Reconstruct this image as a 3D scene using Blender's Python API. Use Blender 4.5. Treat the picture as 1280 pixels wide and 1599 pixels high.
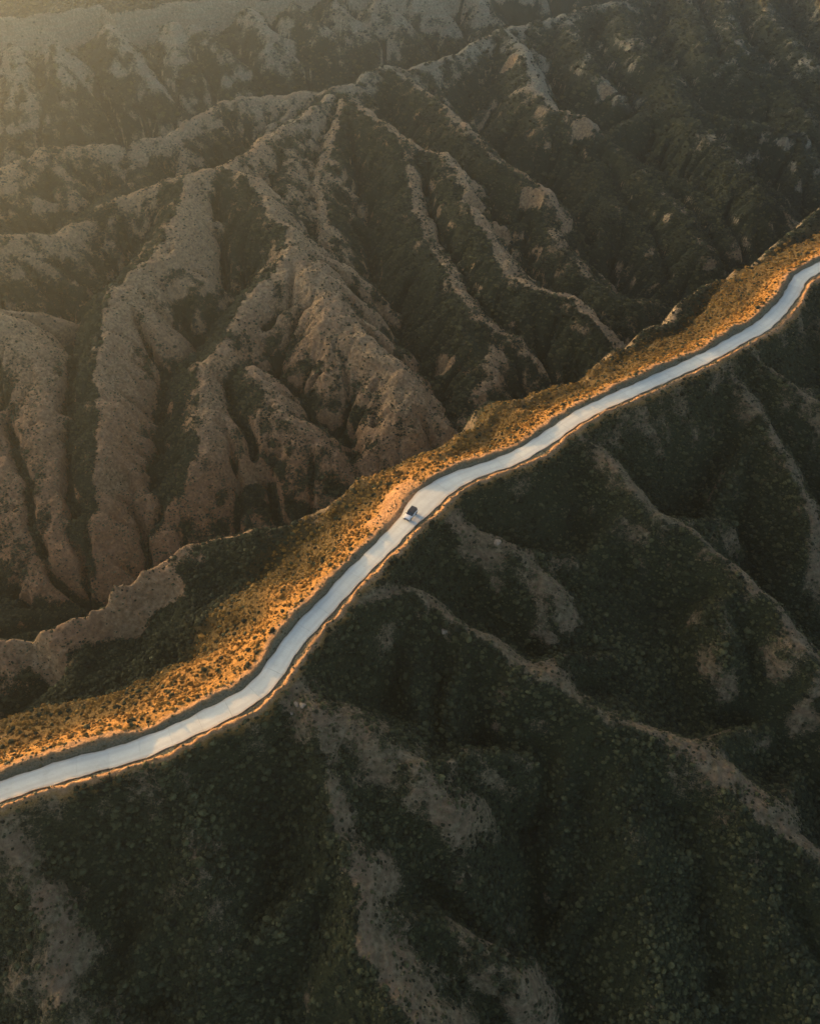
import bpy, bmesh, math, random
import numpy as np
from mathutils import Vector, Matrix

for o in list(bpy.data.objects):
    bpy.data.objects.remove(o)
scene = bpy.context.scene
COL = scene.collection
random.seed(7)
RNG = np.random.default_rng(11)

# ------------------------------------------------------------------ camera
CAM_H = 125.0
cam = bpy.data.cameras.new('camera')
cam.sensor_fit = 'HORIZONTAL'
cam.sensor_width = 36.0
cam.lens = 36.0
cam.clip_start = 1.0
cam.clip_end = 5000.0
cam_ob = bpy.data.objects.new('camera', cam)
COL.objects.link(cam_ob)
cam_ob.location = (0, 0, CAM_H)
cam_ob.rotation_euler = (math.radians(45), 0, 0)
scene.camera = cam_ob

# ------------------------------------------------------------------ sky, sun, exposure
SUN_EL = math.radians(6.0)
SUN_DIR = Vector((-0.766, 0.643, 0)).normalized() * math.cos(SUN_EL) + Vector((0, 0, math.sin(SUN_EL)))
world = bpy.data.worlds.new('World')
scene.world = world
world.use_nodes = True
wn = world.node_tree
bg = wn.nodes['Background']
sky = wn.nodes.new('ShaderNodeTexSky')
sky.sky_type = 'NISHITA'
sky.sun_disc = False
sky.sun_elevation = SUN_EL
sky.sun_rotation = math.atan2(SUN_DIR.x, SUN_DIR.y)
sky.altitude = 900
sky.air_density = 0.6
sky.dust_density = 7.0
sky.ozone_density = 0.0
wn.links.new(sky.outputs[0], bg.inputs[0])
bg.inputs[1].default_value = 0.15
sun = bpy.data.lights.new('sun', 'SUN')
sun.energy = 5.0
sun.angle = math.radians(0.5)
sun.color = (1.0, 0.50, 0.16)
sun_ob = bpy.data.objects.new('sun', sun)
COL.objects.link(sun_ob)
sun_ob.rotation_euler = SUN_DIR.to_track_quat('Z', 'Y').to_euler()
scene.view_settings.view_transform = 'Standard'
scene.view_settings.look = 'None'
scene.view_settings.gamma = 1.0
scene.view_settings.exposure = 1.9
scene.view_settings.use_curve_mapping = False
HAZE_D = 0.00023
scene.cycles.max_bounces = 5
scene.cycles.diffuse_bounces = 3
scene.cycles.glossy_bounces = 2
scene.cycles.volume_bounces = 0
scene.cycles.use_denoising = True

# ------------------------------------------------------------------ layout, in metres
ROAD = [  # left edge x, y, right edge x, y, height
    (-81.66, 60.52, -80.28, 57.31, -4.00),
    (-71.99, 63.15, -70.84, 60.07, -3.50),
    (-68.11, 64.46, -67.05, 61.45, -3.20),
    (-62.27, 66.54, -60.58, 63.92, -2.80),
    (-55.20, 68.54, -53.51, 66.33, -2.40),
    (-49.70, 69.86, -47.39, 67.97, -2.00),
    (-42.90, 72.60, -40.84, 70.66, -1.50),
    (-35.16, 77.32, -33.19, 74.29, -1.00),
    (-29.58, 81.11, -26.48, 78.36, -0.60),
    (-26.77, 84.35, -23.38, 83.12, -0.40),
    (-24.48, 88.83, -21.65, 87.84, -0.20),
    (-21.71, 94.55, -18.74, 92.47, 0.00),
    (-16.54, 101.87, -14.12, 99.17, 0.00),
    (-13.06, 106.80, -10.21, 105.96, 0.00),
    (-7.91, 113.72, -4.36, 114.07, 0.00),
    (-2.74, 122.58, 2.05, 122.20, 0.00),
    (0.70, 130.08, 7.00, 128.26, 0.00),
    (7.21, 136.12, 11.70, 133.38, 0.00),
    (14.18, 139.57, 16.79, 136.97, 0.00),
    (23.46, 143.91, 25.01, 141.44, 0.10),
    (32.02, 151.22, 33.50, 148.38, 0.20),
    (38.50, 157.43, 40.48, 154.96, 0.30),
    (45.26, 162.90, 46.78, 159.57, 0.40),
    (58.83, 171.43, 59.42, 167.90, 0.60),
    (78.28, 184.04, 79.40, 180.50, 1.00),
    (87.32, 191.08, 88.79, 187.68, 1.20),
    (95.78, 197.96, 99.23, 195.36, 1.30),
    (105.63, 208.94, 108.62, 206.86, 1.40),
    (111.10, 217.37, 114.50, 215.18, 1.50),
    (115.32, 223.94, 118.70, 222.04, 1.60),
    (125.50, 231.77, 125.76, 227.04, 1.80),
    (142.10, 244.67, 141.97, 239.17, 2.20),
    (183.34, 273.09, 182.75, 267.18, 3.00),
]
RIDGES = {  # crest line (x, y, z), slope left / right, bare rock left / right, crest radius
    'R1': ([(-210.8, 325.9, -26.0), (-182.8, 365.1, -27.0), (-169.3, 394.4, -28.0), (-138.0, 409.7, -33.0), (-121.3, 420.9, -32.0), (-106.2, 445.8, -30.0), (-98.3, 459.6, -29.0), (-73.6, 466.3, -28.0), (-39.1, 465.7, -24.0), (-12.4, 492.5, -22.0), (0.0, 494.8, -24.0), (27.8, 522.0, -23.0), (56.3, 557.4, -20.0), (86.8, 571.3, -18.0), (130.1, 597.0, -14.0), (178.0, 632.1, -10.0), (227.2, 657.9, -8.0)], 0.85, 0.8, 0.55, 0.45, 1.5),
    'R2': ([(-194.0, 288.0, -26.0), (-161.9, 304.8, -28.0), (-145.0, 314.8, -33.0), (-137.1, 336.2, -35.0), (-135.1, 341.0, -33.0), (-112.9, 346.6, -27.0), (-94.5, 353.9, -24.0), (-82.0, 362.7, -24.0), (-71.0, 386.4, -24.0), (-63.0, 406.1, -25.0), (-51.4, 431.4, -25.0), (-37.1, 460.8, -24.0)], 0.85, 0.8, 0.5, 0.5, 1.5),
    'R2a': ([(-135.1, 341.0, -33.0), (-128.0, 382.1, -38.0), (-126.1, 431.5, -44.0)], 0.7, 0.7, 0.1, 0.1, 3),
    'R12a': ([(-134.9, 409.7, -33.0), (-139.9, 397.8, -40.0), (-151.8, 389.9, -46.0)], 0.75, 0.75, 0.6, 0.2, 3),
    'R12b': ([(-105.9, 443.9, -30.0), (-116.0, 437.0, -38.0), (-135.2, 418.6, -46.0)], 0.75, 0.75, 0.4, 0.2, 3),
    'R12c': ([(-168.6, 392.1, -28.0), (-161.1, 373.9, -36.0), (-150.6, 356.2, -43.0)], 0.8, 0.8, 0.5, 0.3, 3),
    'R12d': ([(-157.0, 303.5, -30.0), (-153.9, 297.4, -42.0), (-145.5, 285.1, -52.0)], 0.8, 0.8, 0.5, 0.3, 3),
    'W': ([(-182.9, 273.6, -26.0), (-159.8, 258.1, -30.0), (-145.1, 252.4, -33.0), (-137.2, 246.4, -37.0), (-128.7, 233.8, -43.0), (-124.1, 211.0, -50.0), (-117.6, 192.5, -56.0), (-107.9, 173.7, -63.0)], 0.85, 0.7, 0.9, 0.5, 2.5),
    'W2': ([(-157.0, 241.0, -40.0), (-140.8, 211.0, -50.0), (-125.3, 182.9, -58.0), (-113.0, 159.8, -68.0)], 0.8, 0.8, 0.8, 0.6, 3),
    'A': ([(-96.6, 350.6, -24.0), (-93.8, 322.2, -27.0), (-99.8, 296.7, -30.0), (-107.4, 283.8, -33.0), (-110.7, 263.7, -36.0), (-109.7, 245.4, -39.0), (-107.6, 230.5, -42.0), (-104.2, 224.1, -44.0), (-102.7, 208.6, -48.0), (-99.4, 193.8, -53.0), (-99.0, 182.9, -58.0), (-98.0, 171.1, -66.0)], 0.85, 0.8, 1, 0.05, 2),
    'A2': ([(-99.6, 295.7, -30.0), (-85.7, 292.1, -39.0), (-78.5, 286.4, -47.0)], 0.8, 0.8, 0.7, 0.3, 3),
    'B': ([(-82.0, 362.7, -24.0), (-70.7, 351.6, -25.0), (-61.8, 334.1, -27.0), (-56.7, 323.6, -29.0), (-49.4, 316.0, -30.0), (-46.7, 299.5, -32.0), (-52.1, 288.9, -35.0), (-63.0, 273.9, -40.0), (-69.2, 249.4, -43.0), (-75.4, 243.5, -45.0), (-72.6, 227.6, -48.0), (-69.8, 204.8, -53.0), (-71.1, 196.6, -57.0), (-78.9, 185.0, -66.0)], 0.8, 0.8, 0.75, 0.15, 2),
    'B2': ([(-46.8, 300.5, -32.0), (-40.1, 295.2, -33.0), (-34.1, 279.6, -36.0), (-28.2, 262.6, -38.0), (-18.5, 252.5, -41.0), (-9.1, 244.5, -43.0), (-4.0, 235.8, -45.0), (-2.9, 224.8, -50.0), (-3.3, 217.2, -58.0), (-5.6, 212.9, -66.0)], 0.9, 0.8, 0.7, 0.75, 2),
    'B3': ([(-55.6, 239.8, -46.0), (-47.4, 225.3, -49.0), (-36.9, 214.7, -53.0), (-29.2, 208.9, -58.0), (-25.1, 205.8, -64.0)], 0.8, 0.8, 0.6, 0.3, 2),
    'B4': ([(-71.6, 230.8, -49.0), (-59.0, 214.9, -56.0), (-53.9, 204.1, -61.0), (-52.4, 194.9, -67.0)], 0.8, 0.8, 0.5, 0.5, 2),
    'C': ([(-37.1, 460.8, -24.0), (-22.5, 429.9, -26.0), (-6.2, 404.6, -28.0), (15.1, 393.4, -30.0), (22.3, 372.5, -33.0), (27.0, 352.6, -36.0), (29.5, 330.8, -39.0), (33.6, 316.6, -41.0), (39.1, 303.3, -43.0), (51.3, 294.7, -45.0), (63.6, 289.6, -46.0), (70.2, 277.8, -48.0), (76.0, 267.7, -51.0), (78.3, 263.6, -57.0), (78.7, 261.5, -66.0)], 0.95, 0.7, 0.75, 0.05, 2.5),
    'Cb': ([(-6.2, 404.6, -28.0), (0.0, 369.4, -37.0), (5.5, 331.8, -43.0), (15.8, 304.6, -46.0), (25.0, 278.0, -49.0), (28.1, 264.9, -52.0), (25.0, 249.2, -57.0), (18.6, 234.0, -63.0), (13.9, 225.5, -68.0)], 0.75, 0.7, 0.55, 0.05, 4),
    'Cc': ([(25.0, 278.0, -49.0), (37.2, 271.4, -52.0), (43.3, 265.8, -57.0), (47.2, 260.2, -65.0)], 0.85, 0.8, 0.7, 0.3, 3),
    'Cd': ([(-33.1, 449.5, -25.0), (-37.5, 408.7, -32.0), (-41.6, 376.2, -37.0), (-37.2, 351.9, -41.0), (-33.3, 331.9, -46.0)], 0.8, 0.8, 0.3, 0.75, 2.5),
    'Ce': ([(-59.6, 417.1, -26.0), (-55.1, 383.3, -31.0), (-55.1, 351.7, -35.0)], 0.8, 0.8, 0.5, 0.3, 2.5),
    'D': ([(-12.3, 490.3, -22.0), (0.0, 479.0, -25.0), (16.6, 449.1, -28.0), (28.5, 418.2, -31.0), (39.5, 391.9, -33.0), (50.6, 378.6, -35.0), (59.9, 366.6, -37.0), (63.4, 364.8, -44.0)], 0.9, 0.75, 0.55, 0.15, 2),
    'P': ([(60.4, 349.8, -46.0), (66.1, 325.5, -48.0), (73.0, 310.6, -50.0), (81.5, 300.0, -51.0), (89.7, 293.8, -52.0), (99.8, 299.1, -54.0), (107.9, 301.2, -62.0)], 0.85, 0.8, 0.35, 0.2, 2),
    'E': ([(56.0, 554.7, -20.0), (64.0, 534.1, -22.0), (66.3, 494.8, -25.0), (66.8, 470.2, -28.0), (74.6, 452.3, -31.0), (90.4, 443.5, -33.0), (95.6, 442.3, -40.0)], 0.95, 0.7, 0.9, 0.3, 2),
    'F1': ([(95.4, 576.9, -18.0), (100.8, 540.2, -23.0), (105.2, 502.5, -29.0), (114.1, 486.6, -34.0)], 0.8, 0.8, 0.3, 0.3, 2.5),
    'F2': ([(129.8, 595.4, -14.0), (132.4, 550.9, -19.0), (137.4, 519.6, -24.0), (148.2, 501.4, -28.0), (149.6, 483.5, -33.0)], 0.8, 0.8, 0.3, 0.3, 2.5),
    'H': ([(148.1, 518.3, -27.0), (143.8, 462.8, -32.0), (148.7, 439.1, -34.0), (156.7, 416.8, -37.0), (161.1, 390.4, -40.0), (162.8, 374.7, -43.0), (162.8, 365.6, -49.0), (162.3, 359.1, -60.0)], 0.85, 0.75, 0.3, 0.15, 2),
    'H2': ([(143.8, 462.8, -32.0), (131.8, 467.7, -35.0), (116.6, 456.6, -39.0), (102.5, 450.4, -43.0)], 0.75, 0.75, 0.1, 0.1, 2.5),
    'I': ([(143.8, 462.8, -32.0), (168.7, 450.9, -35.0), (184.9, 446.5, -37.0), (202.3, 441.4, -39.0), (204.2, 429.0, -44.0), (207.0, 415.7, -54.0)], 0.85, 0.8, 0.25, 0.15, 2),
    'G': ([(92.5, 439.8, -42.0), (102.0, 438.1, -42.0), (108.6, 424.0, -43.0), (116.4, 399.3, -45.0), (124.5, 376.8, -48.0), (130.8, 363.1, -50.0), (133.2, 346.3, -55.0), (136.5, 336.6, -64.0)], 0.85, 0.75, 0.35, 0.1, 2),
    'G2': ([(117.7, 413.8, -45.0), (133.3, 402.5, -47.0), (145.4, 379.1, -50.0), (147.4, 356.8, -55.0), (149.0, 348.3, -64.0)], 0.85, 0.8, 0.3, 0.15, 2),
    'G3': ([(94.2, 417.7, -45.0), (98.3, 379.9, -51.0), (108.2, 372.8, -54.0), (114.4, 352.9, -60.0), (117.4, 340.2, -66.0)], 0.75, 0.75, 0.2, 0.15, 2.5),
    'J': ([(178.0, 632.1, -10.0), (172.4, 552.5, -16.0), (167.6, 512.6, -22.0), (189.2, 500.3, -27.0), (207.1, 497.1, -30.0), (210.6, 481.5, -33.0), (214.6, 457.5, -38.0), (221.5, 446.9, -45.0)], 0.85, 0.8, 0.3, 0.2, 2),
    'K': ([(208.9, 653.7, -9.0), (191.6, 552.5, -16.0), (188.3, 523.2, -20.0), (203.7, 518.3, -27.0)], 0.85, 0.8, 0.4, 0.3, 2),
    'K2': ([(238.7, 667.2, -8.0), (219.9, 572.0, -14.0), (221.0, 544.5, -18.0), (228.4, 512.6, -24.0), (235.4, 486.6, -34.0)], 0.85, 0.8, 0.4, 0.3, 2),
    'K3': ([(277.3, 676.7, -8.0), (260.5, 586.5, -14.0), (259.4, 531.5, -24.0)], 0.85, 0.8, 0.4, 0.3, 2),
    'N1': ([(7.0, 126.4, -0.5), (13.1, 123.0, -2.0), (18.6, 120.1, -4.0), (24.0, 116.9, -6.6), (28.7, 113.7, -9.1), (30.3, 110.4, -11.6), (29.8, 105.8, -16.7), (28.9, 102.0, -21.8)], 0.9, 0.9, 0.6, 0.3, 3),
    'N2': ([(-12.4, 98.9, -0.3), (-7.0, 102.9, -1.3), (0.0, 105.5, -3.6), (7.0, 99.9, -5.6), (13.9, 96.3, -7.1), (20.6, 91.7, -9.1), (27.5, 89.8, -11.2), (32.3, 86.4, -13.2), (36.8, 82.4, -14.7), (45.2, 79.4, -16.7), (54.4, 75.0, -18.8), (61.5, 67.7, -21.3), (67.4, 64.5, -22.8), (74.3, 60.3, -24.8), (87.4, 52.8, -30.4)], 0.9, 0.9, 0.75, 0.15, 2.5),
    'N2b': ([(45.1, 79.2, -16.7), (51.3, 77.6, -18.3), (59.2, 73.8, -19.8), (66.2, 71.0, -21.8), (68.2, 66.6, -24.3)], 0.9, 0.6, 0.6, 0.3, 3),
    'N3': ([(38.1, 151.2, 0.0), (42.9, 149.1, -1.0), (45.6, 143.3, -2.5), (50.0, 136.7, -4.5), (54.5, 131.5, -6.6), (60.2, 129.5, -8.1), (63.9, 125.9, -9.1), (71.5, 117.3, -11.6), (77.0, 109.6, -14.2), (81.1, 102.6, -16.2), (85.2, 97.7, -18.3), (99.0, 86.6, -24.3)], 0.9, 0.9, 0.5, 0.2, 2.5),
    'N5': ([(82.2, 184.9, 0.0), (91.3, 184.1, -1.5), (99.6, 176.6, -4.0), (107.3, 171.8, -6.6), (125.8, 161.5, -13.2)], 0.9, 0.9, 0.4, 0.2, 2.5),
    'N5b': ([(80.0, 183.0, -0.3), (87.1, 174.7, -3.6), (90.4, 165.9, -6.6), (93.8, 156.6, -10.1), (96.0, 144.5, -15.2), (96.6, 132.2, -20.3)], 0.9, 0.9, 0.45, 0.15, 3),
    'N5c': ([(108.5, 211.2, 0.3), (117.7, 205.4, -2.5), (137.2, 192.7, -9.1)], 0.75, 0.75, 0.2, 0.2, 3),
    'N4': ([(-22.4, 82.8, -0.5), (-18.1, 78.3, -1.3), (-13.6, 77.3, -2.3), (-7.4, 75.8, -4.0), (-2.5, 72.0, -6.1), (2.8, 68.5, -8.1), (6.6, 64.8, -10.7), (8.0, 61.5, -14.2), (8.9, 56.4, -19.2)], 0.85, 0.65, 0.38, 0.42, 3),
    'N4b': ([(-18.1, 77.9, -1.5), (-16.5, 73.3, -3.6), (-14.8, 67.8, -5.6), (-14.2, 62.3, -7.3), (-14.2, 58.5, -8.6), (-11.5, 54.5, -9.1), (-10.1, 47.1, -10.7), (-8.7, 41.8, -11.6), (-6.3, 39.3, -12.4), (-3.4, 35.9, -13.5), (0.0, 32.2, -14.7), (5.5, 24.7, -17.2)], 0.6, 0.85, 0.55, 0.05, 2),
    'N6': ([(-42.2, 69.5, -1.5), (-37.5, 62.8, -6.1), (-35.8, 56.6, -9.1), (-34.0, 49.8, -12.7), (-31.4, 41.5, -16.7)], 0.6, 0.6, 0.3, 0.3, 4),
    'N7': ([(-66.5, 60.1, -3.1), (-62.9, 54.7, -7.1), (-59.7, 48.6, -9.6), (-57.4, 42.0, -12.2), (-52.9, 34.0, -15.2), (-48.3, 24.9, -18.3)], 0.65, 0.65, 0.55, 0.45, 3),
    'N8': ([(36.8, 82.4, -14.7), (39.2, 74.2, -19.2), (41.7, 61.4, -23.3), (42.3, 49.5, -26.8), (42.3, 35.8, -30.4)], 0.6, 0.6, 0.05, 0.05, 5),
    'N9': ([(61.6, 67.6, -21.8), (63.3, 56.9, -26.4), (66.6, 45.5, -30.4), (69.0, 36.5, -33.5)], 0.6, 0.6, 0.25, 0.1, 4),
    'L1': ([(-104.6, 102.1, -22.0), (-87.7, 104.6, -18.5), (-78.1, 106.1, -17.0), (-71.7, 109.7, -15.0), (-66.4, 112.5, -13.0), (-57.7, 119.0, -11.0), (-49.8, 122.4, -10.0)], 2.6, 1, 0.5, 0.42, 0.8),
    'L1b': ([(-49.8, 122.4, -10.0), (-41.6, 125.3, -9.5), (-28.8, 127.8, -8.0), (-17.6, 133.9, -6.5), (-11.9, 138.9, -6.0), (-6.0, 140.6, -5.5), (1.5, 142.8, -4.5), (7.6, 147.0, -4.0)], 2.6, 0.3, 0.5, 0.1, 1.5),
    'L2': ([(7.6, 147.0, -4.0), (11.7, 153.7, -4.5), (17.8, 162.5, -6.0), (23.0, 167.0, -6.0), (28.2, 169.8, -5.5), (37.0, 174.6, -5.0), (44.6, 179.8, -5.5), (58.1, 195.5, -8.0), (67.5, 205.5, -9.0), (77.7, 216.8, -10.0), (90.9, 230.5, -10.0), (101.6, 240.4, -10.0), (120.5, 255.6, -9.0), (142.3, 280.5, -8.5), (166.3, 303.2, -8.0), (222.2, 347.7, -6.0)], 2, 0.5, 0.3, 0.1, 2),
    'L3': ([(0.0, 132.5, -0.5), (2.9, 138.3, -2.0), (7.6, 145.1, -3.5)], 0.8, 0.8, 0.2, 0.5, 2),
    'L4': ([(23.0, 167.0, -6.0), (28.9, 162.5, -3.5), (34.8, 160.0, -1.5)], 0.8, 0.8, 0.1, 0.1, 4),
    'L5': ([(-43.7, 75.2, -2.5), (-53.2, 74.1, -6.0), (-64.9, 77.5, -11.0), (-72.7, 76.6, -14.0)], 0.8, 0.8, 0.3, 0.1, 4),
    'L6': ([(-30.5, 85.4, -2.0), (-40.9, 86.7, -6.0), (-47.2, 85.1, -9.0), (-51.9, 84.2, -12.0)], 0.8, 0.8, 0.1, 0.1, 5),
    'L7': ([(-21.3, 99.9, -1.5), (-28.4, 103.5, -5.0), (-37.1, 105.8, -9.0)], 0.8, 0.8, 0.1, 0.1, 5),
    'V2': ([(95.3, 686.9, -10.0), (26.5, 645.8, -30.0), (0.0, 619.4, -35.0), (-12.6, 592.8, -45.0)], 0.8, 0.8, 0.3, 0.3, 3),
    'T1': ([(-227.8, 522.0, -18.0), (-222.7, 505.8, -30.0), (-224.1, 489.4, -40.0), (-227.0, 471.2, -56.0)], 0.85, 0.8, 0.45, 0.3, 1.5),
    'T2': ([(-203.9, 522.0, -18.0), (-199.7, 510.3, -28.0), (-196.7, 494.5, -40.0), (-194.4, 508.0, -41.0), (-189.0, 493.8, -52.0), (-176.3, 484.9, -62.0)], 0.85, 0.8, 0.45, 0.2, 1.5),
    'T3': ([(-182.0, 552.5, -16.0), (-172.6, 541.8, -20.0), (-165.4, 536.1, -27.0), (-157.7, 527.8, -35.0), (-144.0, 517.2, -44.0), (-130.3, 514.8, -54.0)], 0.85, 0.8, 0.7, 0.3, 1.5),
    'T4': ([(-179.5, 545.5, -21.0), (-176.0, 527.0, -33.0), (-159.2, 523.3, -46.0), (-143.1, 518.1, -57.0)], 0.85, 0.8, 0.4, 0.2, 1.5),
    'T5': ([(-143.1, 559.2, -16.0), (-138.7, 547.5, -25.0), (-129.5, 539.6, -35.0), (-121.8, 528.9, -46.0), (-120.9, 526.2, -55.0)], 0.85, 0.8, 0.4, 0.3, 1.5),
    'T6': ([(-132.1, 560.3, -18.0), (-116.4, 551.2, -26.0), (-103.3, 545.6, -35.0), (-94.3, 540.2, -46.0), (-88.1, 545.1, -55.0)], 0.85, 0.8, 0.4, 0.3, 1.5),
    'T7': ([(-100.5, 587.7, -15.0), (-86.9, 564.2, -26.0), (-71.7, 558.6, -37.0), (-60.6, 558.4, -48.0), (-55.2, 559.8, -56.0)], 0.85, 0.8, 0.7, 0.3, 1.5),
    'T8': ([(-72.5, 591.2, -13.0), (-57.9, 576.0, -22.0), (-48.2, 572.4, -30.0), (-44.5, 566.1, -41.0), (-36.9, 565.2, -52.0)], 0.85, 0.8, 0.4, 0.3, 1.5),
    'T9': ([(-49.4, 606.5, -13.0), (-36.7, 590.2, -22.0), (-24.5, 582.9, -31.0), (-16.4, 575.9, -42.0), (-15.0, 577.3, -50.0)], 0.85, 0.8, 0.5, 0.3, 1.5),
    'T10': ([(-20.5, 603.4, -13.0), (-8.2, 597.5, -22.0), (4.3, 611.7, -33.0), (13.1, 617.0, -46.0)], 0.85, 0.8, 0.7, 0.5, 1.5),
    'T11': ([(8.4, 621.3, -12.0), (21.1, 613.1, -24.0), (32.5, 623.3, -36.0), (37.7, 631.5, -46.0)], 0.85, 0.8, 0.7, 0.5, 1.5),
    'T12': ([(43.3, 649.6, -10.0), (47.1, 628.1, -22.0), (54.7, 634.3, -33.0)], 0.85, 0.8, 0.7, 0.5, 1.5),
}
PLATEAU = [(-347.6, 566.1, -16.0), (-289.8, 569.0, -15.0), (-248.2, 562.1, -15.0), (-218.9, 567.6, -15.0), (-197.0, 587.7, -15.0), (-182.0, 576.1, -15.0), (-154.0, 593.7, -15.0), (-126.8, 601.6, -14.0), (-98.3, 603.4, -13.0), (-77.9, 605.3, -12.0), (-49.8, 614.8, -12.0), (-16.5, 611.6, -12.0), (25.7, 639.0, -10.0), (93.9, 676.7, -8.0), (194.5, 727.8, -6.0), (318.9, 744.6, -5.0)]
CAR_X, CAR_Y = 0.14, 123.72
BOULDERS = [
    (-19.95, 78.19, 0.55, 1, 'rounded pale boulder below the road bend, left of its pair'),
    (-18.78, 77.80, 0.6, 2, 'rounded pale boulder below the road bend, right of its pair'),
    (-20.86, 77.16, 0.35, 4, 'small stone among bushes on the spur below the road bend'),
    (18.84, 119.96, 0.8, 5, 'pale boulder on the crest of the spur right of the car'),
    (6.83, 98.81, 0.6, 6, 'pale stone on the long spur crest below the road'),
]
OUTCROPS = [(3.1, 412.0, 6, 5), (26.9, 361.3, 6, 7), (37.0, 347.8, 6, 7), (56.3, 367.6, 5, 7), (88.2, 440.9, 4, 6), (122.5, 490.6, 5, 6), (109.9, 494.9, 4, 5), (59.1, 519.6, 5, 5), (62.4, 298.7, 4, 5), (-62.3, 112.0, 6, 5), (-55.9, 116.1, 6, 5), (-79.4, 105.2, 8, 4), (14.7, 266.3, 5, 6), (-55.1, 206.2, 6, 6), (-97.5, 196.5, 5, 6)]

# ------------------------------------------------------------------ noise and grid tools
def _hash(ix, iy, seed):
    h = (ix.astype(np.int64) * 374761393 + iy.astype(np.int64) * 668265263 + seed * 1442695041) & 0xFFFFFFFF
    h = ((h ^ (h >> 13)) * 1274126177) & 0xFFFFFFFF
    h = h ^ (h >> 16)
    return (h & 0xFFFF).astype(np.float32) / 65535.0

def vnoise(x, y, seed=0):
    """gradient noise, about -1..1"""
    ix = np.floor(x); iy = np.floor(y)
    fx = (x - ix).astype(np.float32); fy = (y - iy).astype(np.float32)
    ix = ix.astype(np.int64); iy = iy.astype(np.int64)
    ux = fx * fx * fx * (fx * (fx * 6 - 15) + 10); uy = fy * fy * fy * (fy * (fy * 6 - 15) + 10)
    def g(a, b, dx, dy):
        t = _hash(ix + a, iy + b, seed) * 6.2831853
        return np.cos(t) * dx + np.sin(t) * dy
    n00 = g(0, 0, fx, fy); n10 = g(1, 0, fx - 1, fy)
    n01 = g(0, 1, fx, fy - 1); n11 = g(1, 1, fx - 1, fy - 1)
    return 1.5 * ((n00 * (1 - ux) + n10 * ux) * (1 - uy) + (n01 * (1 - ux) + n11 * ux) * uy)

def fbm(x, y, scale, octaves=4, seed=0, gain=0.5):
    s = np.zeros(np.shape(x), np.float32); a = 1.0; t = 0
    for k in range(octaves):
        s += a * vnoise(x / scale, y / scale, seed + k * 17)
        t += a; a *= gain; scale *= 0.5
    return s / t * 1.6

def sstep(a, b, x):
    t = np.clip((x - a) / (b - a), 0, 1)
    return t * t * (3 - 2 * t)

def blur(a, n=1):
    for _ in range(n):
        p = np.pad(a, 1, mode='edge')
        a = (p[:-2, 1:-1] + p[2:, 1:-1] + p[1:-1, :-2] + p[1:-1, 2:] + 4 * p[1:-1, 1:-1]) / 8
    return a

# ------------------------------------------------------------------ the road's course
R = np.array(ROAD, np.float64)
def catmull(P, n):
    P = np.vstack([2 * P[0] - P[1], P, 2 * P[-1] - P[-2]])
    out = []
    for i in range(1, len(P) - 2):
        t = np.linspace(0, 1, n, endpoint=False)[:, None]
        p0, p1, p2, p3 = P[i - 1], P[i], P[i + 1], P[i + 2]
        out.append(0.5 * (2 * p1 + (p2 - p0) * t + (2 * p0 - 5 * p1 + 4 * p2 - p3) * t ** 2 + (3 * p1 - p0 - 3 * p2 + p3) * t ** 3))
    out.append(P[-2][None])
    return np.vstack(out)
RS = catmull(R, 16)
_c = (RS[:, 0:2] + RS[:, 2:4]) / 2
_s = np.concatenate([[0], np.cumsum(np.linalg.norm(np.diff(_c, axis=0), axis=1))])
ROAD_LEN = _s[-1]
NS = int(ROAD_LEN / 0.75)
_t = np.linspace(0, ROAD_LEN, NS)
_k = np.ones(9) / 9
def _res(v):
    v = np.interp(_t, _s, v)
    return np.convolve(np.pad(v, 4, mode='edge'), _k, mode='valid')
RC = np.stack([_res(_c[:, 0]), _res(_c[:, 1])], 1)              # centre line
RZ = np.convolve(np.pad(_res(RS[:, 4]), 12, mode='edge'), np.ones(25) / 25, mode='valid')
RT = np.gradient(RC, axis=0); RT /= np.linalg.norm(RT, axis=1)[:, None]
RN = np.stack([-RT[:, 1], RT[:, 0]], 1)                         # to the left of travel (canyon side)
_ed = np.stack([_res(RS[:, 0] - RS[:, 2]), _res(RS[:, 1] - RS[:, 3])], 1)
RW = np.clip(np.abs((_ed * RN).sum(1)) / 2, 1.9, 4.2)           # half width
RW = np.convolve(np.pad(RW, 3, mode='edge'), np.ones(7) / 7, mode='valid')

def road_frame(X, Y, maxd=40.0):
    """signed distance from the centre line (+ = canyon side), arc index"""
    sh = X.shape; x = X.ravel(); y = Y.ravel()
    D = np.full(x.shape, 1e3, np.float32); I = np.zeros(x.shape, np.float32)
    m = np.zeros(x.shape, bool)
    B = 24
    for i in range(0, NS, B):
        c = RC[i:i + B + 1]
        lo = c.min(0) - maxd; hi = c.max(0) + maxd
        sel = np.nonzero((x > lo[0]) & (x < hi[0]) & (y > lo[1]) & (y < hi[1]))[0]
        if len(sel) == 0: continue
        px = x[sel][:, None] - c[None, :, 0]; py = y[sel][:, None] - c[None, :, 1]
        d2 = px * px + py * py
        j = d2.argmin(1)
        ar = np.arange(len(sel))
        idx = np.minimum(i + j, NS - 1)
        qx = px[ar, j]; qy = py[ar, j]
        along = qx * RT[idx, 0] + qy * RT[idx, 1]
        side = qx * RN[idx, 0] + qy * RN[idx, 1]
        dd = np.sqrt(d2[ar, j])
        better = dd < np.abs(D[sel])
        s2 = sel[better]
        D[s2] = np.where(side[better] >= 0, 1, -1) * np.where(np.abs(along[better]) < 0.6, np.abs(side[better]), dd[better])
        I[s2] = idx[better] + along[better] / 0.75
    return D.reshape(sh), np.clip(I, 0, NS - 1).reshape(sh)

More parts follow.
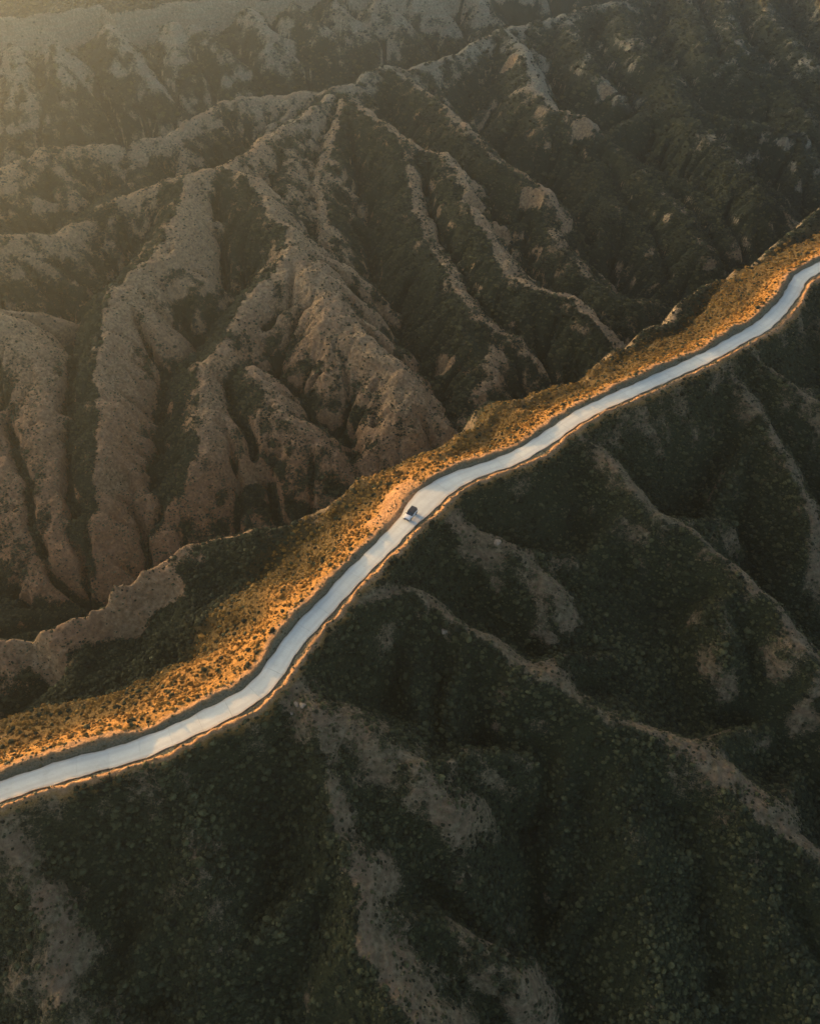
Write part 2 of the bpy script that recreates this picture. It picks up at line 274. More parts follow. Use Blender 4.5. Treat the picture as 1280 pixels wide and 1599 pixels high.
# ------------------------------------------------------------------ the land: crests joined by falling flanks
PL = np.array(PLATEAU)
ALL = dict(RIDGES)
st = slice(0, NS, 8)
ALL['road'] = ([(float(a), float(b), float(c) - 0.3) for (a, b), c in zip(RC[st], RZ[st])], 0.62, 1.25, 0.15, 0.3, 5.0)
# the higher country west of the picture, which keeps the canyon in shade
ALL['west_range'] = ([(-420, -250, 2), (-400, 0, 12), (-400, 230, 30), (-400, 347, 40.7), (-400, 462, 50.3), (-400, 600, 63.2), (-400, 693, 72.5), (-430, 780, 82), (-480, 880, 94), (-540, 1000, 108), (-620, 1250, 122)], 0.6, 0.95, .4, .3, 6.0)
_w = np.array(ALL['west_range'][0], float); _wy = np.arange(-250, 1250, 26.0); _wr = random.Random(21)
ALL['west_range'] = ([(float(np.interp(v, _w[:, 1], _w[:, 0])), float(v), float(np.interp(v, _w[:, 1], _w[:, 2])) + 3.0 + _wr.uniform(-4.2, 1.6)) for v in _wy],) + ALL['west_range'][1:]
ALL['east_range'] = ([(330, 560, -5), (330, 420, -8), (420, 300, -10), (500, 100, -20)], 0.6, 0.6, .3, .3, 8.0)
ALL['south_range'] = ([(-190, 60, -14), (-170, 0, -14), (-120, -80, -12), (0, -140, -14), (130, -150, -20)], 0.6, 0.6, .3, .3, 8.0)

# side spurs branch off every crest
def branches():
    r = random.Random(5); out = {}
    for name, (pts, sl, sr, bl, br, cr) in list(ALL.items()):
        if 'range' in name or name == 'road' or name[0] == 'L': continue
        near = name[0] == 'N'
        P = np.array(pts); seg = np.linalg.norm(np.diff(P[:, :2], axis=0), axis=1); S = np.concatenate([[0], np.cumsum(seg)])
        step = 22.0 if near else 24.0
        s = r.uniform(.4, 1.0) * step; side = r.choice((-1, 1))
        while s < S[-1] - 3:
            p = np.array([np.interp(s, S, P[:, k]) for k in range(3)]); q = np.array([np.interp(min(s + 3, S[-1]), S, P[:, k]) for k in range(3)])
            al = q - p; al[2] = 0; al /= np.linalg.norm(al) + 1e-6
            dn = 1 if q[2] <= p[2] else -1
            pe = np.array([-al[1], al[0], 0]) * side
            d = pe * .8 + al * dn * r.uniform(.25, .75); d /= np.linalg.norm(d)
            L = r.choice((r.uniform(10, 20), r.uniform(20, 34), r.uniform(30, 48))) * (.65 if name[0] == 'T' else 1); g = r.uniform(.48, .72) * (0.85 if near else 1)
            m = p + d * L * .5 + pe * r.uniform(-2, 2); e = p + d * L + al * dn * r.uniform(0, 5)
            b = (bl if side > 0 else br)
            sp = 1.0 if near else 0.9
            out['%s_b%d' % (name, int(s))] = ([(p[0], p[1], p[2] - .8), (m[0], m[1], p[2] - .8 - g * L * .45), (e[0], e[1], p[2] - .8 - g * L)],
                sp, sp, b * r.uniform(.6, 1.2), b * r.uniform(.4, 1.1), 1.8 if near else 1.2)
            side = -side if r.random() < .75 else side
            s += step * r.uniform(.3, 1.1)
    return out
ALL.update(branches())

def land(X, Y):
    sh = X.shape
    x = X.ravel().astype(np.float32); y = Y.ravel().astype(np.float32)
    wx = x + 2.2 * fbm(x, y, 34, 3, 3) + 0.9 * fbm(x, y, 9, 2, 4)
    wy = y + 2.2 * fbm(x, y, 34, 3, 5) + 0.9 * fbm(x, y, 9, 2, 6)
    K = 0.55
    base = -86 - 22 * sstep(-40, -90, x) + 4.0 * fbm(x, y, 60, 3, 9) + 18 * sstep(280, 420, y)
    ref = base.copy()
    acc = np.exp(K * (base - ref)); ba = np.full(x.shape, 0.1, np.float32) * acc
    H = base.copy(); BN = ba.copy(); BD = acc.copy()
    mx = base.copy()
    def add(h, b):
        nonlocal mx, BN, BD
        nm = np.maximum(mx, h)
        f = np.exp(K * (mx - nm)); g = np.exp(K * (h - nm))
        BD = BD * f + g; BN = BN * f + g * b; mx = nm
    beyond = (y - np.interp(x, RC[:, 0], RC[:, 1])) * 0.65
    for name, (pts, sl, sr, bl, br, cr) in ALL.items():
        P = np.array(pts, np.float32)
        reach = 700.0 if 'range' in name else (40.0 if '_b' in name else 110.0)
        lo = P[:, :2].min(0) - reach; hi = P[:, :2].max(0) + reach
        sel = np.nonzero((x > lo[0]) & (x < hi[0]) & (y > lo[1]) & (y < hi[1]))[0]
        if len(sel) == 0: continue
        ux = (x if name == 'road' else wx)[sel]; uy = (y if name == 'road' else wy)[sel]
        best = np.full(len(sel), -1e3, np.float32); bb = np.zeros(len(sel), np.float32)
        far_spur = name[0] in 'WABCDEFGHIJKPV' and '_b' not in name
        if far_spur: cr = cr + 3.0
        bwid, bscale = (21.0, 1.0) if name[0] != 'N' else ((13.0, 1.25) if '_b' not in name else (10.0, .6))
        bd = np.full(len(sel), 1e6, np.float32); near_wins = name == 'road' or (name[0] == 'L' and len(P) > 5)
        for i in range(len(P) - 1):
            a = P[i]; b = P[i + 1]
            ex, ey = b[0] - a[0], b[1] - a[1]
            L2 = ex * ex + ey * ey + 1e-6
            px = ux - a[0]; py = uy - a[1]
            t = np.clip((px * ex + py * ey) / L2, 0, 1)
            qx = px - t * ex; qy = py - t * ey
            d = np.sqrt(qx * qx + qy * qy)
            w = sstep(-.45, .45, (ex * py - ey * px) / (np.sqrt(L2) * (d + 0.5)))   # 1 = left
            s = (sr + (sl - sr) * w) * (1.0 if name == 'road' or 'range' in name else (1.85 if name[0] == 'N' else (1.6 if far_spur else 1.35)))
            dr = s * (np.sqrt(d * d + cr * cr) - cr) * (1 - 0.22 * d / (d + 45))
            if name == 'road': dr = dr + w * 1.5 * np.maximum(d - 21, 0) + (1 - w) * 0.35 * np.maximum(d - 12, 0)
            elif name[0] == 'L' and len(P) < 6: dr = dr + 1.6 * np.maximum(d - 10, 0)
            elif name[0] == 'N': dr = dr + 1.5 * np.maximum(beyond[sel] - 6, 0)
            h = a[2] + t * (b[2] - a[2]) - dr
            m = (d < bd) if near_wins else (h > best)
            best[m] = h[m]; bd[m] = d[m]
            bb[m] = ((br + (bl - br) * w) * bscale * np.exp(-(d / bwid) ** 2))[m]
        nm = mx[sel]
        n2 = np.maximum(nm, best)
        f = np.exp(K * (nm - n2)); g = np.exp(K * (best - n2))
        BD[sel] = BD[sel] * f + g; BN[sel] = BN[sel] * f + g * bb; mx[sel] = n2
    # the plateau and its cliffs
    ry = np.interp(wx, PL[:, 0], PL[:, 1]); rz = np.interp(wx, PL[:, 0], PL[:, 2])
    dp = (wy - ry) * 0.85 + 6.0 * fbm(x, y, 26, 4, 21)
    top = rz + 0.01 * np.maximum(dp, 0) + 1.6 * fbm(x, y, 26, 4, 23)
    front = rz - 12 * sstep(0, -4, dp) - 1.35 * np.maximum(-dp - 4, 0)
    h = np.where(dp > 0, top, front)
    n2 = np.maximum(mx, h)
    f = np.exp(K * (mx - n2)); g = np.exp(K * (h - n2))
    b = np.where(dp > 0, 0.15, 0.9 * sstep(-14, -5, dp))
    BD = BD * f + g; BN = BN * f + g * b; mx = n2
    H = mx + np.log(BD) / K * 0.5
    rg = 1 - np.abs(fbm(x, y, 22, 4, 31)) * 1.6
    H = H + 1.5 * fbm(x, y, 9, 4, 33, .6) * sstep(-8, -13, H) * sstep(-30, -50, x) * sstep(90, 104, y) * sstep(175, 150, y)
    H = H + 1.6 * rg * sstep(-10, -20, H) * np.where(y > 160, 1, .3)
    return H.reshape(sh), (BN / BD).reshape(sh)

GX0, GX1, GY0, GY1, GS = -400.0, 400.0, -40.0, 720.0, 1.25
gx = np.arange(GX0, GX1 + .1, GS); gy = np.arange(GY0, GY1 + .1, GS)
XX, YY = np.meshgrid(gx, gy)
HH, BARE = land(XX, YY)
RD, RI = road_frame(XX, YY, 40.0)

# running water cuts the gullies
def erode(h, protect, iters=16, n=90000, steps=46, rate=0.33):
    ny, nx = h.shape
    flow_total = np.zeros(h.size)
    for it in range(iters):
        hs = blur(h, 1)
        gy_, gx_ = np.gradient(hs, GS)
        px = RNG.uniform(1, nx - 2, n).astype(np.float32); py = RNG.uniform(1, ny - 2, n).astype(np.float32)
        vx = np.zeros(n, np.float32); vy = np.zeros(n, np.float32)
        flow = np.zeros(h.size)
        gxf = gx_.ravel().astype(np.float32); gyf = gy_.ravel().astype(np.float32)
        for s in range(steps):
            idx = (py + .5).astype(np.int32) * nx + (px + .5).astype(np.int32)
            flow += np.bincount(idx, minlength=h.size)
            vx = 0.45 * vx - gxf[idx]; vy = 0.45 * vy - gyf[idx]
            l = np.sqrt(vx * vx + vy * vy) + 1e-4
            px = np.clip(px + vx / l, 1, nx - 2); py = np.clip(py + vy / l, 1, ny - 2)
        flow_total += flow
        f = blur(flow.reshape(h.shape), 1)
        slope = np.sqrt(gx_ ** 2 + gy_ ** 2)
        e = rate * np.clip(np.sqrt(f / (n * steps / h.size)) - 0.75, -0.28, 2.2) * np.clip(slope, 0, 1.1)
        h = h - e * protect * 0.55
        # loose ground slides where it stands too steep
        lap = blur(h, 1) - h
        h = h + lap * np.clip((slope - 1.7) * 0.8, 0.03, 0.6)
    return h, blur(flow_total.reshape(h.shape) / iters / (n * steps / h.size), 1)
NEAR = sstep(10, -10, YY - np.interp(XX, RC[:, 0], RC[:, 1]))       # the slopes on this side of the road
PROT = sstep(5, 26, np.abs(RD)) * (0.35 + 0.65 * sstep(24, 60, np.abs(RD))) * (1 - 0.72 * NEAR)
H0 = HH.copy()
HH, FLOW = erode(HH, PROT)
# beds of harder rock stand out as low steps
STR = fbm(XX, YY, 70, 2, 40)
z_ = HH + 4 * STR
ph = (z_ / 9.0) % 1.0
HH = HH + PROT * sstep(0.1, 0.6, fbm(XX, YY, 55, 2, 44) + 0.25) * 1.5 * (sstep(0.40, 0.60, ph) - ph) 
# broken cliffs of ochre rock on the spur ends
OCH = np.zeros_like(HH)
_by, _bx = np.gradient(blur(HH, 12), GS)
for (ox, oy, orad, odep) in OUTCROPS:
    jj = int((oy - GY0) / GS); ii = int((ox - GX0) / GS)
    n2 = np.array([-_bx[jj, ii], -_by[jj, ii]]); n2 = n2 / (np.linalg.norm(n2) + 1e-6) + np.array([.2, -.55]); n2 /= np.linalg.norm(n2)
    a0, a1, b0, b1 = max(jj - 40, 0), jj + 40, max(ii - 40, 0), ii + 40
    sx_ = XX[a0:a1, b0:b1] - ox; sy_ = YY[a0:a1, b0:b1] - oy
    wv = 1.6 * fbm(XX[a0:a1, b0:b1], YY[a0:a1, b0:b1], 7, 3, 55)
    s_ = sx_ * n2[0] + sy_ * n2[1] + wv; q_ = sx_ * n2[1] - sy_ * n2[0] + wv
    m_ = np.exp(-(q_ / orad) ** 4)
    HH[a0:a1, b0:b1] -= odep * m_ * sstep(-.6, 1.9, s_) * np.exp(-(np.maximum(s_, 0) / 14) ** 2)
    OCH[a0:a1, b0:b1] = np.maximum(OCH[a0:a1, b0:b1], m_ * sstep(-1.5, .2, s_) * sstep(4.5, 2.6, s_))
gy_, gx_ = np.gradient(HH, GS)
SLOPE = np.sqrt(gx_ ** 2 + gy_ ** 2)
CURV = blur(HH, 1) - blur(HH, 14)
def blur_wide(a, n):
    b = blur(a, 2)[::4, ::4]
    b = blur(b, n)
    yy = np.clip(np.arange(a.shape[0]) / 4.0, 0, b.shape[0] - 1.001); xx = np.clip(np.arange(a.shape[1]) / 4.0, 0, b.shape[1] - 1.001)
    j = yy.astype(int); i = xx.astype(int); fy = (yy - j)[:, None]; fx = (xx - i)[None, :]
    return (b[j][:, i] * (1 - fx) + b[j][:, i + 1] * fx) * (1 - fy) + (b[j + 1][:, i] * (1 - fx) + b[j + 1][:, i + 1] * fx) * fy
TPI = blur(HH, 1) - blur_wide(HH, 14)

def bicubic(A, x, y, g=None):
    g = g or (GX0, GY0, GS)
    u = (x - g[0]) / g[2]; v = (y - g[1]) / g[2]
    i = np.clip(np.floor(u).astype(np.int32), 1, A.shape[1] - 3); j = np.clip(np.floor(v).astype(np.int32), 1, A.shape[0] - 3)
    fu = np.clip(u - i, 0, 1); fv = np.clip(v - j, 0, 1)
    def w(f): return (-.5 * f + f * f - .5 * f ** 3, 1 - 2.5 * f * f + 1.5 * f ** 3, .5 * f + 2 * f * f - 1.5 * f ** 3, -.5 * f * f + .5 * f ** 3)
    wu = w(fu); wv = w(fv)
    s = 0
    for b in range(4):
        r = 0
        for a in range(4):
            r = r + wu[a] * A[j + b - 1, i + a - 1]
        s = s + wv[b] * r
    return s

# finer rills on the canyon walls
FX0, FX1, FY0, FY1, FS = -250.0, 250.0, 135.0, 470.0, 0.62
FXX, FYY = np.meshgrid(np.arange(FX0, FX1, FS), np.arange(FY0, FY1, FS))
FG = (FX0, FY0, FS)
F0 = bicubic(HH, FXX, FYY)
FPR = sstep(10, 40, np.abs(bicubic(np.abs(RD), FXX, FYY)))
FPR = FPR * (1 - bicubic(NEAR, FXX, FYY))
frg = 1 - 1.7 * np.abs(fbm(FXX, FYY, 9, 4, 35, .6))
_ph = ((F0 + 2.5 * fbm(FXX, FYY, 40, 2, 36)) / 3.4) % 1.0
F1 = F0 + 0.55 * frg * FPR + 0.9 * (sstep(.35, .65, _ph) - _ph) * FPR * sstep(-.15, .35, fbm(FXX, FYY, 35, 3, 38)) + 0.28 * fbm(FXX, FYY, 2.6, 2, 39) * FPR
_gs = GS; GS = FS
F1, FF = erode(F1, FPR, iters=10, n=130000, steps=34, rate=0.42)
GS = _gs
FINE = F1 - F0
def fine(x, y):
    e = np.minimum(np.minimum(x - FX0, FX1 - x), np.minimum(y - FY0, FY1 - y))
    return sstep(2, 30, e) * bicubic(FINE, np.clip(x, FX0 + 1, FX1 - 2), np.clip(y, FY0 + 1, FY1 - 2), FG)

# coarse country outside the detailed block
CS = 8.0
cx = np.arange(-1000, 1000.1, CS); cy = np.arange(-500, 1400.1, CS)
CXX, CYY = np.meshgrid(cx, cy)
CH, CB = land(CXX, CYY)
def coarse(A, x, y):
    u = np.clip((x + 1000) / CS, 0, A.shape[1] - 1.01); v = np.clip((y + 500) / CS, 0, A.shape[0] - 1.01)
    i = u.astype(np.int32); j = v.astype(np.int32); fu = u - i; fv = v - j
    return (A[j, i] * (1 - fu) + A[j, i + 1] * fu) * (1 - fv) + (A[j + 1, i] * (1 - fu) + A[j + 1, i + 1] * fu) * fv

def sample(Afine, Acoarse, x, y):
    e = np.minimum(np.minimum(x - GX0, GX1 - x), np.minimum(y - GY0, GY1 - y))
    w = sstep(2, 40, e)
    xc = np.clip(x, GX0 + 2, GX1 - 4); yc = np.clip(y, GY0 + 2, GY1 - 4)
    return w * bicubic(Afine, xc, yc) + (1 - w) * coarse(Acoarse, x, y)

def berm(side, I):
    """height of the bank at the road's edge along its length"""
    s = I * 0.75
    n = fbm(s, np.zeros_like(s) + side * 50, 22, 3, 61)
    if side > 0:
        b = 0.85 + 0.9 * n
        return np.clip(b, 0.15, 1.7) * (1 - PADS(s))
    return np.clip(0.72 + 1.1 * n, -0.1, 1.35)

_carI = int(np.argmin((RC[:, 0] + 0.3) ** 2 + (RC[:, 1] - 126) ** 2))
CAR_S = _carI * 0.75
def PADS(s):
    return sstep(CAR_S - 13, CAR_S - 5, s) * sstep(CAR_S + 11, CAR_S + 4, s)

def ground(x, y):
    """final height and masks at any point"""
    h = sample(HH, CH, x, y) + fine(x, y)
    d, I = road_frame(x, y, 30.0)
    zr = np.interp(I, np.arange(NS), RZ); hw = np.interp(I, np.arange(NS), RW)
    a = np.abs(d) - hw
    an = a - (0.6 * fbm(x, y, 7, 2, 77) + 0.35 * fbm(x, y, 1.8, 2, 78)) * sstep(0.2, 0.9, a)
    rough = np.clip(sample(BARE, CB, x, y), 0, 1)
    detail = (0.30 + 0.5 * rough) * fbm(x, y, 5.0, 3, 71) + (0.10 + 0.22 * rough) * fbm(x, y, 1.4, 2, 72)
    far = sstep(1.5, 7, a)
    h = h + detail * (0.25 + 0.75 * far)
    h = h + np.where(d > 0, 1, 0) * 2.1 * fbm(x, y, 17, 3, 75) * sstep(3, 10, a) * sstep(45, 25, np.abs(d))
    bl = berm(1, I); br = berm(-1, I)
    # canyon side: bank up to the crest, then out to the slope
    left = np.where(an < 1.4, -0.22 + (bl + 0.22) * sstep(0.2, 1.3, an), bl - 0.30 * (an - 1.4))
    right = np.where(an < 1.9, -0.18 * sstep(-.1, 0.5, an) + (br + 0.18) * sstep(0.6, 1.6, an) - 0.12 * (a < 0), br - 0.5 * (an - 1.9))
    prof = zr + np.where(d > 0, left, right)
    prof = np.where(a < 0.1, zr - 0.3, prof)
    w = np.where(d > 0, 1 - sstep(2.2, 9.0, a), 1 - sstep(1.7, 6.0, a))
    h = h * (1 - w) + w * (prof + 0.12 * fbm(x, y, 1.6, 2, 73) * sstep(0.3, 1.2, a))
    return h, d, an, I

# ------------------------------------------------------------------ terrain sheet
def rows():
    ys = [-60.0]
    while ys[-1] < 760:
        y = ys[-1]
        ys.append(y + max(0.36, RES * math.sqrt(y * y + 125 ** 2)) * (1 if y > 12 else 2.2))
    pre = []; y = -60; st_ = 1.0
    while y > -480:
        st_ *= 1.25; y -= st_; pre.append(y)
    post = []; y = ys[-1]; st_ = 2.0
    while y < 1380:
        st_ *= 1.15; y += st_; post.append(y)
    return np.array(pre[::-1] + ys + post)
RES = 0.0024
ys = rows()
u = np.linspace(-1, 1, int(1.5 / RES))
ext = np.cumsum(0.004 * 1.16 ** np.arange(30))
uu = np.concatenate([-1 - ext[::-1], u, 1 + ext])
half = 0.66 * np.sqrt(ys ** 2 + 125 ** 2) + 12
TX = uu[None, :] * half[:, None]
e0 = 1.0; emax = uu[-1]
over = np.clip((np.abs(uu) - 1) / (emax - 1), 0, 1)
TX = np.where(over[None, :] > 0, np.sign(uu)[None, :] * (half[:, None] + over[None, :] * (960 - half[:, None])), TX)
TY = np.repeat(ys[:, None], len(uu), 1)
TH, TD, TA, TI = ground(TX, TY)
TB = sample(BARE, CB, TX, TY)
TSL = sample(SLOPE, np.full_like(CH, 0.5), TX, TY)
TCV = sample(CURV, np.zeros_like(CH), TX, TY)
TFL = sample(FLOW, np.ones_like(CH), TX, TY)

def bare_mask(x, y, b, sl, cv, fl):
    tp = sample(TPI, CH * 0, x, y)
    n = 0.6 * fbm(x, y, 26, 4, 81) + 0.8 * fbm(x, y, 6, 3, 82)
    m = 1.2 * sample(OCH, CH * 0, x, y) + 1.35 * b + 0.20 * np.clip(cv / 2.5, -1.5, 1) + 0.6 * sstep(1.15, 1.9, sl) * sstep(-1.6, .2, cv) - 0.30 * sstep(1.3, 3, fl) + 0.18 * np.clip((tp - .5) / 4.0, -1.2, 1) + 0.52 * n - 0.14 - 0.14 * sstep(0, 90, x) * sstep(190, 230, y) - 0.09 * sstep(150, 120, y)
    return np.clip(m, 0, 1)
BM = bare_mask(TX, TY, TB, TSL, TCV, TFL)
TOC = sample(OCH, CH * 0, TX, TY)
ROADSIDE = sstep(34, 4, np.abs(TD)) * (TD > 0) + sstep(3.4, 2.2, np.abs(TA)) * (TD <= 0)
BANK = np.where(TD > 0, sstep(2.9, 1.9, TA) * sstep(0.85, 1.2, TA), sstep(2.7, 2.0, TA) * sstep(0.55, 0.8, TA))
VERGE_SHADE = np.where(TD > 0, sstep(1.2, .85, TA), sstep(0.8, 0.55, TA))  # grassy strip at the road's edge, coloured darker to deepen the bank's shade
PADM = PADS(TI * 0.75) * (TD > 0) * sstep(7.0, 5.2, TA + 1.6 * fbm(TX, TY, 4, 3, 90))
BANK = np.maximum(BANK, PADM); VERGE_SHADE = VERGE_SHADE * (1 - PADM)

def grid_mesh(name, X, Y, Z, attrs):
    ny, nx = X.shape
    co = np.stack([X, Y, Z], -1).reshape(-1, 3).astype(np.float32)
    idx = np.arange(ny * nx).reshape(ny, nx)
    q = np.stack([idx[:-1, :-1], idx[:-1, 1:], idx[1:, 1:], idx[1:, :-1]], -1).reshape(-1, 4).astype(np.int32)
    me = bpy.data.meshes.new(name)
    me.vertices.add(len(co)); me.vertices.foreach_set('co', co.ravel())
    me.loops.add(q.size); me.loops.foreach_set('vertex_index', q.ravel())
    me.polygons.add(len(q)); me.polygons.foreach_set('loop_start', np.arange(0, q.size, 4, dtype=np.int32))
    me.polygons.foreach_set('use_smooth', np.ones(len(q), bool))
    me.update(); me.validate()
    for k, v in attrs.items():
        a = me.attributes.new(k, 'FLOAT', 'POINT'); a.data.foreach_set('value', v.ravel().astype(np.float32))
    return me

# ------------------------------------------------------------------ materials
class NT:
    def __init__(s, name):
        s.m = bpy.data.materials.new(name); s.m.use_nodes = True
        s.t = s.m.node_tree; s.b = s.t.nodes['Principled BSDF']
        s.b.inputs['Specular IOR Level'].default_value = 0.15
    def n(s, kind, **kw):
        nd = s.t.nodes.new(kind)
        for k, v in kw.items():
            if k.startswith('i_'): nd.inputs[int(k[2:])].default_value = v
            else: setattr(nd, k, v)
        return nd
    def l(s, a, b): s.t.links.new(a, b)
    def attr(s, name, kind='GEOMETRY'):
        return s.n('ShaderNodeAttribute', attribute_name=name, attribute_type=kind).outputs['Fac']
    def noise(s, scale, detail=4, rough=.55, vec=None):
        if vec is None: vec = s.n('ShaderNodeNewGeometry').outputs['Position']
        nd = s.n('ShaderNodeTexNoise'); nd.inputs['Scale'].default_value = scale
        nd.inputs['Detail'].default_value = detail; nd.inputs['Roughness'].default_value = rough
        s.l(vec, nd.inputs['Vector']); return nd.outputs['Fac']
    def ramp(s, f, stops):
        nd = s.n('ShaderNodeValToRGB'); s.l(f, nd.inputs[0]); cr = nd.color_ramp
        while len(cr.elements) < len(stops): cr.elements.new(0.5)
        for e, (p, c) in zip(cr.elements, stops): e.position = p; e.color = (*c, 1) if len(c) == 3 else c
        return nd.outputs[0]
    def mix(s, f, a, b, mode='MIX'):
        nd = s.n('ShaderNodeMix', data_type='RGBA', blend_type=mode)
        for sock, v in ((nd.inputs[0], f), (nd.inputs[6], a), (nd.inputs[7], b)):
            if isinstance(v, (int, float)): sock.default_value = v
            elif isinstance(v, tuple): sock.default_value = (*v, 1)
            else: s.l(v, sock)
        return nd.outputs[2]
    def math(s, op, a, b=None, clamp=False):
        nd = s.n('ShaderNodeMath', operation=op, use_clamp=clamp)
        for i, v in enumerate((a, b)):
            if v is None: continue
            if isinstance(v, (int, float)): nd.inputs[i].default_value = v
            else: s.l(v, nd.inputs[i])
        return nd.outputs[0]
    def bump(s, h, strength, dist):
        nd = s.n('ShaderNodeBump'); nd.inputs['Strength'].default_value = strength; nd.inputs['Distance'].default_value = dist
        s.l(h, nd.inputs['Height']); s.l(nd.outputs[0], s.b.inputs['Normal'])

def plain(name, c, rough=.6, metal=0., spec=.3):
    t = NT(name); t.b.inputs['Base Color'].default_value = (*c, 1); t.b.inputs['Roughness'].default_value = rough
    t.b.inputs['Metallic'].default_value = metal; t.b.inputs['Specular IOR Level'].default_value = spec
    return t.m

def mat_terrain():
    t = NT('eroded_earth')
    geo = t.n('ShaderNodeNewGeometry').outputs['Position']
    bare = t.attr('bare'); bank = t.attr('bank'); side = t.attr('roadside'); grey = t.attr('grey'); red = t.attr('red')
    n1 = t.noise(0.09, 5); n2 = t.noise(0.9, 5, .6); n3 = t.noise(4.0, 3, .6)
    mp = t.n('ShaderNodeMapping'); mp.inputs['Scale'].default_value = (0.05, 0.05, 0.9); t.l(geo, mp.inputs[0])
    strata = t.noise(1.0, 4, .6, mp.outputs[0])
    tan = t.ramp(n2, [(.28, (0.144, 0.102, 0.052)), (.5, (0.281, 0.196, 0.103)), (.72, (0.455, 0.328, 0.179))])
    redc = t.ramp(n2, [(.28, (0.145, 0.075, 0.035)), (.5, (0.262, 0.144, 0.067)), (.72, (0.407, 0.242, 0.116))])
    gry = t.ramp(n2, [(.28, (0.100, 0.098, 0.067)), (.5, (0.184, 0.178, 0.122)), (.72, (0.304, 0.299, 0.211))])
    rock = t.mix(red, tan, redc)
    rock = t.mix(grey, rock, gry)
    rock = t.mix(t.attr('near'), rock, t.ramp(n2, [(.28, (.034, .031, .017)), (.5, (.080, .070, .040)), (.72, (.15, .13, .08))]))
    rock = t.mix(t.math('MULTIPLY', t.ramp(strata, [(.4, (0, 0, 0)), (.6, (1, 1, 1))]), .35), rock, (.20, .12, .075))
    rock = t.mix(t.attr('ochre'), rock, t.ramp(n2, [(.28, (.15, .095, .048)), (.5, (.28, .185, .095)), (.72, (.42, .30, .17))]))
    litter = t.ramp(n3, [(.3, (0.011, 0.015, 0.007)), (.7, (0.034, 0.040, 0.017))])
    brk = t.math('ADD', t.math('MULTIPLY', t.math('SUBTRACT', n3, .5), .9), t.math('MULTIPLY', t.math('SUBTRACT', n2, .5), .8))
    f = t.math('ADD', bare, brk)
    f = t.ramp(f, [(.30, (0, 0, 0)), (.62, (1, 1, 1))])
    col = t.mix(f, litter, rock)
    straw = t.ramp(n3, [(.3, (.16, .082, .020)), (.7, (.36, .20, .055))])
    col = t.mix(t.math('MULTIPLY', side, .85), col, straw)
    soil = t.mix(t.ramp(n2, [(.35, (0, 0, 0)), (.65, (1, 1, 1))]), t.ramp(n3, [(.3, (.16, .09, .042)), (.7, (.28, .165, .08))]), t.ramp(n3, [(.3, (.22, .135, .07)), (.7, (.37, .24, .13))]))
    col = t.mix(bank, col, soil)
    col = t.mix(t.attr('verge_shade'), col, t.ramp(n3, [(.3, (.075, .075, .045)), (.7, (.19, .17, .11))]))  # olive grass tone with the shade of the bank's inner face painted in
    t.l(col, t.b.inputs['Base Color']); t.b.inputs['Roughness'].default_value = .95
    hgt = t.math('ADD', t.math('MULTIPLY', n2, 1.0), t.math('MULTIPLY', n3, .35))
    t.bump(hgt, .8, .9)
    return t.m

# lower canyon walls are redder, the far upper beds greyer
red = sstep(-30, -62, TH + 8 * fbm(TX, TY, 50, 3, 91)) * sstep(60, -60, TX) * sstep(330, 230, TY) * (TD > 0)
red = np.maximum(red, sstep(0, -40, TX) * sstep(150, 130, TY) * (TD > 0) * 0.7)
grey = np.clip(sstep(380, 540, TY + 60 * fbm(TX, TY, 80, 2, 92)) + 0.5 * sstep(40, 140, TX), 0, 1)
terrain_me = grid_mesh('terrain', TX, TY, TH, {'bare': BM, 'bank': BANK, 'roadside': ROADSIDE, 'grey': grey, 'red': red, 'ochre': TOC, 'verge_shade': VERGE_SHADE, 'near': sstep(10, -10, TY - np.interp(TX, RC[:, 0], RC[:, 1])) * .85})
terrain = bpy.data.objects.new('terrain', terrain_me)
COL.objects.link(terrain)
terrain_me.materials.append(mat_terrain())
terrain['kind'] = 'structure'
terrain['label'] = 'eroded badland ridges and canyon with scrub and bare tan slopes'

# ------------------------------------------------------------------ road of cast concrete slabs
def link(name, me, parent=None, mat=None):
    o = bpy.data.objects.new(name, me); COL.objects.link(o)
    if parent: o.parent = parent
    if mat is not None and me is not None: me.materials.append(mat)
    return o

def mat_concrete():
    t = NT('weathered_concrete')
    n1 = t.noise(0.35, 5, .6); n2 = t.noise(6.0, 4, .6); n3 = t.noise(45., 2, .5)
    rnd = t.n('ShaderNodeObjectInfo').outputs['Random']
    c = t.ramp(n1, [(.3, (.45, .475, .42)), (.55, (.54, .575, .515)), (.75, (.60, .635, .575))])
    c = t.mix(.35, c, t.ramp(n2, [(.3, (.38, .40, .36)), (.7, (.63, .67, .60))]))
    c = t.mix(t.math('MULTIPLY', rnd, .30), c, (.40, .42, .375))
    # wheel tracks and stains
    ed = t.attr('edge')
    tr = t.ramp(ed, [(.22, (0, 0, 0)), (.42, (1, 1, 1)), (.52, (1, 1, 1)), (.74, (0, 0, 0))])
    c = t.mix(t.math('MULTIPLY', t.math('MULTIPLY', tr, n1), .55), c, (.36, .365, .33))
    st = t.ramp(t.noise(.8, 5, .7), [(.56, (0, 0, 0)), (.70, (1, 1, 1))])
    c = t.mix(t.math('MULTIPLY', st, .35), c, (.34, .33, .28))
    # dusty wheel-swept edges
    e = t.math('ADD', t.attr('edge'), t.math('MULTIPLY', t.math('SUBTRACT', n2, .5), .5))
    c = t.mix(t.ramp(e, [(.72, (0, 0, 0)), (1.0, (.7, .7, .7))]), c, (.42, .33, .23))
    t.l(c, t.b.inputs['Base Color']); t.b.inputs['Roughness'].default_value = .85
    t.bump(t.math('ADD', n2, n3), .25, .05)
    return t.m
M_CONC = mat_concrete()
road = bpy.data.objects.new('road', None); COL.objects.link(road)
